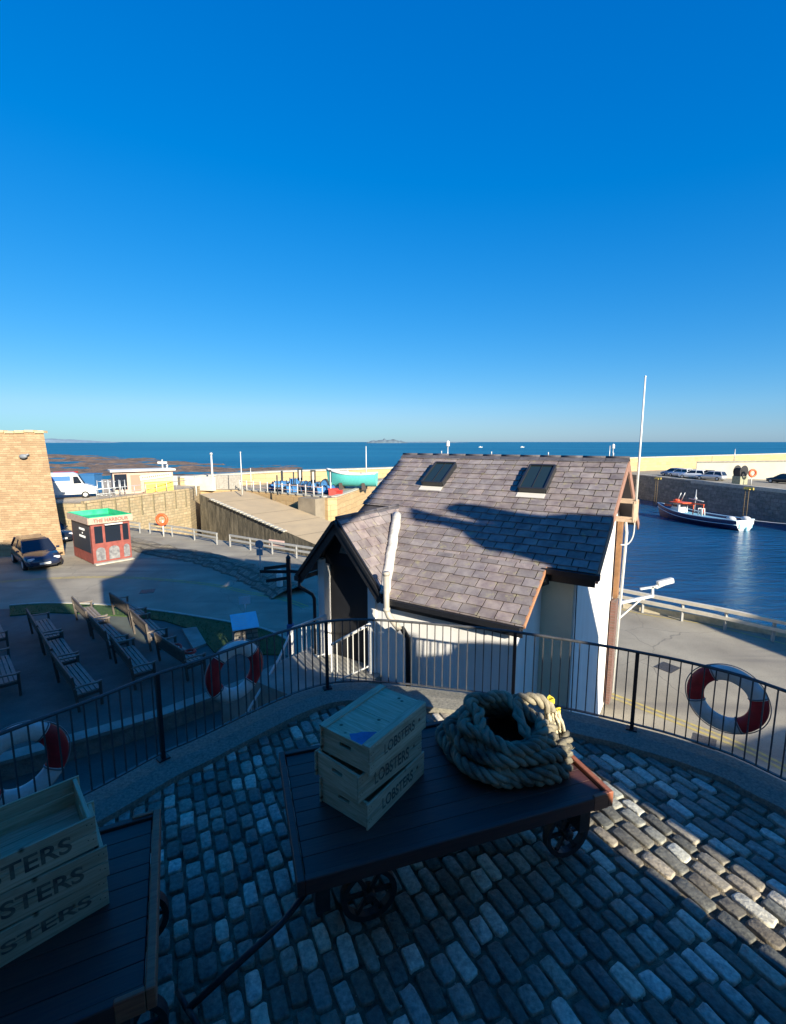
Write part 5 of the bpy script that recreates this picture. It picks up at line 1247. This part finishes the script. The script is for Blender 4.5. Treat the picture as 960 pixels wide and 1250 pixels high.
b = MB(); nr_ = -dl; add_text(b, 'THE HARBOUR', KP(Lr/2,ins-.045,-.72), dr, (0,0,1), 1.8, .2); b.build('fascia_lettering', M('sign_red', (.45,.06,.04), .7), kio, world=True)
b = MB()
for (r0_, r1_) in ((.15,.55),(.68,1.48),(1.6,1.9)): b.extrude([KP(r0_,-.012,-2.0), KP(r1_,-.012,-2.0), KP(r1_,-.012,-1.05), KP(r0_,-.012,-1.05)], dl*-.015)
b.build('window', glass, kio, world=True)
b = MB()
for (r0_, r1_) in ((.15,.62),(.8,1.35),(1.58,1.9)):
    pts = [KP(r0_,-.012,-3.0), KP(r1_,-.012,-3.0)]+[KP((r0_+r1_)/2+(r1_-r0_)/2*math.cos(a*.5236), -.012, -2.45+.2*math.sin(a*.5236)) for a in range(7)]
    b.extrude(pts, dl*-.02)
b.build('arched_panel', M('kiosk_grey', (.1,.1,.11), .5, col2=(.28,.28,.27), scale=5), kio, world=True)
b = MB(); b.extrude([KP(-.012,.2,-2.55), KP(-.012,3.1,-2.55), KP(-.012,3.1,-1.0), KP(-.012,.2,-1.0)], dr*-.02); pn = b.build('side_board', M('board_black', (.02,.03,.045), .5), kio, world=True)
b = MB()
for z, c_ in ((-1.3,9),(-1.72,10)):
    for k in range(c_): b.box(KP(-.04, 1.35+(c_/2-k)*.1, z), (.02,.06,.12), rz=math.atan2(dl.y, dl.x)+math.pi/2)
b.box(KP(-.04,1.35,-1.52), (.02,.08,.09), rz=math.atan2(dl.y, dl.x)+math.pi/2)
x = b.build('board_lettering', letter_white, pn); x.location = -kio.location
b = MB(); b.box(KP(1.1,-.15,-.98), (.9,.2,.06), rz=math.atan2(dr.y, dr.x)); b.build('awning_box', white_paint, kio, world=True)
b = MB(); b.extrude([KP(0,-.35,-3.18), KP(Lr,-.35,-3.18), KP(Lr,-.03,-3.18), KP(0,-.03,-3.18)], Vector((0,0,.08))); b.build('step', kerb_m, kio, world=True)

# ================================================================= BOATS
def hull(mb, L_, B_, D_, bowrise=.5, mi=0, mistern=None, t0=0, t1=1):
    n_ = 18; rows = 7; vs = []
    for i in range(n_+1):
        t = i/n_; x = L_*(.5-t)                       # bow at +x
        hb = B_/2*min(1, (1-(1-min(t/.42,1))**2.2)) * (1-.12*max(0, (t-.7)/.3)); hb = max(hb, .03)
        zs = D_+bowrise*max(0, 1-t/.55)**2+.12*max(0, (t-.7)/.3); rake = .06*L_*(1-t)**6
        for k in range(rows):
            s_ = k/(rows-1)                            # 0 keel..1 gunwale
            y = hb*(math.sin(s_*math.pi/2)**.75); z = -.35+(zs+.35)*s_**1.35
            vs.append((x+rake*s_, y, z))
        for k in range(rows-1, -1, -1):
            s_ = k/(rows-1); y = -hb*(math.sin(s_*math.pi/2)**.75); z = -.35+(zs+.35)*s_**1.35; vs.append((x+rake*s_, y, z))
    m_ = 2*rows; fs_ = []
    for i in range(n_):
        for k in range(m_-1):
            if k == rows-1: continue
            fs_.append((i*m_+k, i*m_+k+1, (i+1)*m_+k+1, (i+1)*m_+k))
    mb.add(vs, fs_, mi, True)
    mb.add([vs[n_*m_+k] for k in range(m_)], [tuple(range(m_))], mistern if mistern is not None else mi)
    gun = [Vector(vs[i*m_+rows-1]) for i in range(n_+1)]; gun2 = [Vector(vs[i*m_+rows]) for i in range(n_+1)]
    return gun, gun2
bp0, bp1 = at(905,648,WZ), at(801,630,WZ); cc_ = (bp0+bp1)/2; dd = (bp1-bp0).normalized()
boat = thing('fishing_boat', 'navy hulled fishing boat with orange gear moored at the dark harbour wall', 'boat', (cc_.x+.6, cc_.y, WZ), math.atan2(dd.y, dd.x))
BL = (bp1-bp0).length*.97; b = MB(); g1, g2 = hull(b, BL, 3.4, 1.15, .75, 0, 1)
b.build('hull', [M('hull_navy', (.01,.025,.09), .35, coat=.3), M('hull_white', (.7,.72,.7), .4)], boat)
b = MB()
for g_ in (g1, g2): b.tube([p+Vector((0,.02 if g_ is g1 else -.02,.0)) for p in g_], .07, 6); b.tube([Vector((p.x, p.y*.97, p.z-.55)) for p in g_], .045, 5)
b.build('rubbing_strake', M('pale_blue_trim', (.45,.62,.7), .5), boat)
b = MB(); mm_ = len(g1); vs = []
for i in range(mm_): vs += [(g1[i].x, g1[i].y*.96, min(g1[i].z-.3, 1.2)), (g2[i].x, g2[i].y*.96, min(g2[i].z-.3, 1.2))]
b.add(vs, [(2*i, 2*i+1, 2*i+3, 2*i+2) for i in range(mm_-1)]); b.build('deck', M('deck_blue', (.18,.42,.55), .6, var=.2), boat)
b = MB(); b.hexa([(2.4,-.9,1.0),(4.1,-.6,1.2),(4.1,.6,1.2),(2.4,.9,1.0),(2.5,-.8,2.3),(3.5,-.55,2.3),(3.5,.55,2.3),(2.5,.8,2.3)]); wh = b.build('wheelhouse', white_paint, boat, bevel=.04)
b = MB(); b.box((2.44,0,1.95),(.03,1.2,.35)); b.box((3.1,.76,1.95),(.7,.06,.3)); b.box((3.1,-.76,1.95),(.7,.06,.3)); b.build('window', glass, wh)
b = MB(); b.box((2.9,0,2.36),(2.0,1.9,.1)); b.box((1.2,.9,2.3),(1.9,.14,.14)); b.box((1.2,-.9,2.3),(1.9,.14,.14)); b.box((4.3,0,1.85),(1.1,1.3,.28)); b.sphere((3.6,0,2.55), .35, sc=(1.4,1,.6))
for s_ in (-.9,.9): b.tube([(.3,s_,1.1),(.3,s_,2.3)], .06, 6)
b.build('orange_gantry', orange, boat)
b = MB()
for s_ in (-.35,.35): b.tube([(3.2,s_,2.4),(2.7,s_,3.7)], .05, 6)
b.tube([(1.6,-1.0,1.2),(1.6,-1.0,4.2)], .05, 6); b.sphere((1.6,-1.0,3.0), .2); b.tube([(.4,-1.0,2.7),(2.6,-1.0,2.9)], .06, 6)
b.build('mast', galv, boat)
b = MB()
for x in (-.9,-.4):
    b.tube([(x,.35,1.1),(x+.1,.35,2.0),(x+.1,.75,2.0),(x,.8,1.1)], .09, 6)
b.build('hauler', white_paint, boat)
for (x, y) in ((-BL/2+1.1,.9),(-BL/2+.6,-.9)):
    b = MB(); b.sphere((x,y,1.3), .5, n=14, k=10, sc=(1.1,.85,.62)); b.build('bait_tub', white_paint, boat)
b = MB(); b.box((-BL/2+.0,0,.55),(.3,2.2,.6)); b.box((-BL/2-.1,.0,.1),(.5,.25,.7)); b.build('stern_platform', M('stern_cyan', (.35,.65,.72), .5), boat, bevel=.05)
b = MB(); bq = Vector((-BL/2,-1,1.2)); b.tube(smooth_path([bq, bq+Vector((-4,-1.6,.1)), bq+Vector((-9,-3,1.3))], 8), .03, 5); b.build('mooring_rope', white_paint, boat)
# boat on the quay
q0 = at(431,597,-1.5)
b2_ = thing('small_boat', 'turquoise and white fishing boat propped ashore on the left quay', 'boat', (q0.x, q0.y, -.85), R(172))
b = MB(); g1, g2 = hull(b, 5.3, 2.0, 1.0, .55); b.build('hull', M('hull_turquoise', (.1,.5,.45), .5, var=.1), b2_)
b = MB()
for g_ in (g1, g2): b.tube(g_, .09, 6)
b.build('gunwale', white_paint, b2_)
vs = []
b = MB()
for i in range(len(g1)): vs += [(g1[i].x, g1[i].y*.95, g1[i].z-.2), (g2[i].x, g2[i].y*.95, g2[i].z-.2)]
b.add(vs, [(2*i, 2*i+1, 2*i+3, 2*i+2) for i in range(len(g1)-1)]); b.build('deck', M('deck_pale', (.6,.6,.55), .7), b2_)
b = MB(); b.hexa([(.5,-.6,.8),(2.0,-.4,1.0),(2.0,.4,1.0),(.5,.6,.8),(.6,-.5,1.35),(1.8,-.3,1.3),(1.8,.3,1.3),(.6,.5,1.35)]); b.build('cuddy', white_paint, b2_)
b = MB(); b.tube([(-1.5,0,.6),(-1.5,0,4.0)], [.07,.04], 7); b.build('mast', white_paint, b2_)
b = MB(); b.box((1.2,0,-.3),(.3,1.6,.75)); b.box((-1.3,0,-.3),(.3,1.6,.75)); b.build('cradle', M('timber_dark', (.08,.06,.05), .9), b2_)
# quay clutter: creels, poles
creel_m = M('creel_blue', (.03,.14,.32), .8, var=.5, scale=6); creel_k = M('creel_black', (.02,.03,.04), .85)
cre0 = None; rr_ = random.Random(4)
spots = [(336,599),(343,601),(350,598),(356,602),(361,597),(366,601),(372,599),(379,602),(386,600),(392,603),(397,599),(402,601),(340,596),(354,595),(368,595),(384,596)]
for i, (x, y) in enumerate(spots):
    q = at(x, y, -1.5); 
    if cre0 is None:
        o = thing('lobster_pot', '', 'lobster pot', (0,0,0), 0, 'blue netted lobster pots heaped on the left quay')
        b = MB(); b.box((0,0,.05),(1.0,.6,.1)); b.build('base', creel_k, o)
        b = MB(); pts = [(.5*0, .3*math.cos(a*.5236), .1+.5*math.sin(a*.5236)) for a in range(7)]
        b.extrude([Vector((-.45,.28*math.cos(a*.5236),.1+.45*math.sin(a*.5236))) for a in range(7)], Vector((.9,0,0))); b.build('netting', creel_m, o)
        for xx in (-.47,0,.47): b = MB(); b.tube([(xx,.31*math.cos(a*.5236),.1+.49*math.sin(a*.5236)) for a in range(7)], .03, 5); b.build('hoop', creel_k, o)
        cre0 = o
    else: o = copy_tree(cre0)
    o.location = (q.x, q.y, -1.5+(.45 if i in (1,4,7,10) else 0)); o.rotation_euler = (0,0,rr_.uniform(0,3)); o.scale = (1.3,1.3,1.3)
    o['label'] = 'blue and black netted lobster pot in the heap beside the turquoise boat'
for i, (x, y0, y1, fr_) in enumerate([(339,580,604,0),(345,577,600,1),(359,576,598,0),(367,574,602,2),(383,576,606,2),(404,576,604,3)]):
    q = at(x, y1, -1.5); top = atY(x, y0, q.y); h_ = top.z+1.5
    lab = ['thin pole nearest the left of the pot heap','dark headed pole second from the left at the pot heap','thin dark pole in the middle of the pot heap','pole with a dark open frame head above the pots','pole with a heavy dark frame head at the quay corner','dark square headed post beside the turquoise boat'][i]
    o = thing('net_pole', lab, 'pole', (q.x, q.y, -1.5), 0, 'poles standing among the pots on the left quay')
    b = MB(); b.tube([(0,0,0),(0,0,h_)], .07, 6); b.build('pole', white_paint if fr_ >= 2 else creel_k, o)
    if fr_:
        b = MB()
        if fr_ == 2:
            for s_ in (-1,1): b.box((s_*.18,0,h_-.45),(.12,.1,1.1))
            b.box((0,0,h_+.1),(.5,.12,.14)); b.box((0,0,h_-.9),(.4,.1,.3))
        else: b.box((0,0,h_-.4),(.2,.12,1.2))
        b.build('dark_head', creel_k, o)
q = at(407,604,-1.5); b = MB(); b.box((0,0,.28),(.9,.7,.55)); b.box((0,0,.58),(1,.8,.08)); simple('red_fish_box', 'red fish box by the quay corner, left of its twin', 'fish box', (q.x,q.y,-1.5), b, red_paint, .2)
q = at(413,604,-1.5); b = MB(); b.box((0,0,.2),(.8,.6,.4)); b.box((0,0,.43),(.9,.7,.06)); simple('red_fish_box', 'smaller red fish box right beside the larger one', 'fish box', (q.x,q.y,-1.5), b, red_paint, -.1)
# quay fence along the slip
A_, B_ = Vector((-16.2,50.2,-1.4)), Vector((-6.5,43.5,-1.4))
o = thing('quay_fence', 'white post and chain fence along the inner quay edge', 'fence', A_)
b = MB(); b.tube([A_.lerp(B_, k/14)+Vector((0,0,.85)) for k in range(15)], .04, 6); b.tube([A_.lerp(B_, k/14)+Vector((0,0,.4)) for k in range(15)], .03, 5); b.build('rail', M('fence_rail_pink', (.5,.36,.3), .7), o, world=True)
for k in range(12): q = A_.lerp(B_, k/11); b = MB(); b.tube([q, q+Vector((0,0,1.0))], .055, 6); b.build('post', white_paint, o, world=True)
A_, B_ = Vector((-23.6,37.6,-.95)), Vector((-20.4,46.6,-.95))
o = thing('terrace_fence', 'thin metal fence on top of the sandstone wall by the stall', 'fence', A_)
b = MB(); b.tube([A_+Vector((0,0,.8)), B_+Vector((0,0,.8))], .03, 5); b.tube([A_+Vector((0,0,.4)), B_+Vector((0,0,.4))], .02, 5); b.build('rail', galv, o, world=True)
for k in range(9): q = A_.lerp(B_, k/8); b = MB(); b.tube([q, q+Vector((0,0,.85))], .03, 5); b.build('post', galv, o, world=True)
# tall thin poles near the slip head and on the sea wall
for (x, y0, y1, Y, r_, lab) in [(260,554,592,51,.13,'thick white pole at the head of the slipway'),(296,552,604,47,.06,'tall thin white mast beside the slipway'),(206,568,598,47,.1,'short cream post at the end of the sandstone wall'),(240,582,605,47,.07,'grey post with a round top at the slipway corner'),(307,572,595,52,.05,'thin post left of the pot heap on the quay'),(350,610,626,0,0,'')]:
    if not r_: continue
    a_, t_ = atY(x, y1, Y), atY(x, y0, Y)
    o = thing('harbour_post', lab, 'post', a_, 0); b = MB(); b.tube([a_, Vector((a_.x, a_.y, t_.z))], [r_, r_*.6], 7); b.build('pole', white_paint, o, world=True)
    b = MB(); b.sphere((a_.x, a_.y, t_.z), r_*1.3); b.build('cap', galv, o, world=True)
q = at(199,600,-1.1)
o = thing('mooring_sign', 'dark post box with a white cross shaped sign beyond the stall', 'sign', (*atY(200,590,46.5)[:2], -1.1)); b = MB(); b.box((0,0,.9),(.6,.3,1.5)); b.build('box', M('dark_box', (.05,.06,.07), .7), o)
b = MB(); b.tube([(0,0,1.5),(0,0,3.0)], .06,6); b.box((0,0,2.7),(.9,.08,.2)); b.build('cross_sign', white_paint, o)
for (x, y0, Y, lab) in [(898,548,110,'thin lamp post on the far sea wall near the right edge'),(745,544,98,'thin grey pole beyond the house ridge'),(749,546,98,'white topped beacon pole beyond the house ridge'),(547,543,79,'small white gull or light on a pole behind the roof ridge')]:
    t_ = atY(x, y0, Y); o = thing('distant_pole', lab, 'pole', (t_.x, t_.y, -.2), 0); b = MB(); b.tube([(0,0,-.8),(0,0,t_.z+.2)], .1, 6); b.build('pole', galv, o)
    b = MB(); b.lathe([(.12,t_.z-.1),(.3,t_.z),(.3,t_.z+.7),(.1,t_.z+.9)], n=8); b.build('head', white_paint, o) if x in (749,547) else b
for (x, y, Y, lab) in [(587,541,2500,'tiny white sail boat left of centre on the horizon'),(638,542,2100,'tiny white sail boat near the middle of the horizon')]:
    p_ = at(x, y, WZ) if False else atY(x, 541, 900); o = thing('distant_boat', lab, 'boat', (p_.x, 900, WZ), 0, 'tiny boats near the horizon'); b = MB(); hull(b, 7, 2.4, 1.1, .5); b.build('hull', white_paint, o); b = MB(); b.box((-.5,0,1.7),(2.0,1.4,1.4)); b.build('cabin', white_paint, o)
# dark shrub-like winch and post group on the east quay
q = at(903,591,-2.6)
o = thing('quay_winch', 'dark weathered winch on a pale plinth on the east quay', 'winch', (q.x, q.y, -2.6), R(20)); b = MB(); b.box((0,0,.6),(1.6,1.2,1.2)); b.build('plinth', M('mossy_plinth', (.3,.3,.2), .9, var=.3), o)
b = MB(); b.lathe([(.9,-.5),(.5,-.45),(.5,.45),(.9,.5)], (0,0,1.9), 14, 'y'); b.box((-.6,0,1.6),(.3,1.0,1.2)); b.build('drum', iron, o)

# ================================================================= LIGHT, SKY, CAMERA
w = bpy.data.worlds.new('World'); scn.world = w; w.use_nodes = True
N, Lk = w.node_tree.nodes, w.node_tree.links
bg = N['Background']; sky = N.new('ShaderNodeTexSky'); sky.sky_type = 'NISHITA'; sky.sun_disc = False
sky.sun_elevation = SUN_EL; sky.sun_rotation = SUN_AZ; sky.altitude = 0; sky.air_density = 1.0; sky.dust_density = .3; sky.ozone_density = 3.0
hs = N.new('ShaderNodeHueSaturation'); hs.inputs['Saturation'].default_value = 1.35; hs.inputs['Value'].default_value = 1.0
Lk.new(sky.outputs[0], hs.inputs['Color'])
sep = N.new('ShaderNodeSeparateColor'); Lk.new(hs.outputs[0], sep.inputs[0]); cmb = N.new('ShaderNodeCombineColor')
EXPO = 1.08
for k, (kk, pw) in enumerate(((.72,1.0),(.86,.68),(1.15,.46))):       # colour response of the (strongly processed) phone picture
    a_ = N.new('ShaderNodeMath'); a_.operation = 'MULTIPLY'; a_.inputs[1].default_value = .1; Lk.new(sep.outputs[k], a_.inputs[0])
    p_ = N.new('ShaderNodeMath'); p_.operation = 'POWER'; p_.inputs[1].default_value = pw; Lk.new(a_.outputs[0], p_.inputs[0])
    m_ = N.new('ShaderNodeMath'); m_.operation = 'MULTIPLY'; m_.inputs[1].default_value = kk*10/2**EXPO
    src_ = p_.outputs[0]
    if k == 0:
        q_ = N.new('ShaderNodeMath'); q_.operation = 'SUBTRACT'; q_.inputs[1].default_value = .02; q_.use_clamp = True; Lk.new(src_, q_.inputs[0])
        r_ = N.new('ShaderNodeMath'); r_.operation = 'SMOOTH_MIN'; r_.inputs[1].default_value = .56; r_.inputs[2].default_value = .12; Lk.new(q_.outputs[0], r_.inputs[0]); src_ = r_.outputs[0]
    Lk.new(src_, m_.inputs[0]); Lk.new(m_.outputs[0], cmb.inputs[k])
Lk.new(cmb.outputs[0], bg.inputs['Color']); bg.inputs['Strength'].default_value = .10
sd = bpy.data.lights.new('sun', 'SUN'); sd.energy = 5.0; sd.angle = R(.5); sd.color = (1.0,.90,.74)
so = bpy.data.objects.new('sun', sd); COL.objects.link(so)
sv = Vector((math.sin(SUN_AZ)*math.cos(SUN_EL), math.cos(SUN_AZ)*math.cos(SUN_EL), math.sin(SUN_EL)))
so.rotation_euler = sv.to_track_quat('Z', 'Y').to_euler(); so.location = sv*50
cd = bpy.data.cameras.new('camera'); cam = bpy.data.objects.new('camera', cd); COL.objects.link(cam)
cam.location = (0,0,CZ); cam.rotation_euler = (math.pi/2-PITCH, 0, 0)
cd.sensor_fit = 'HORIZONTAL'; cd.sensor_width = 36; cd.lens = FPX/960*36; cd.clip_start = .05; cd.clip_end = 100000
scn.camera = cam
scn.view_settings.view_transform = 'Standard'; scn.view_settings.look = 'None'; scn.view_settings.exposure = EXPO; scn.view_settings.gamma = 1; scn.view_settings.use_curve_mapping = False
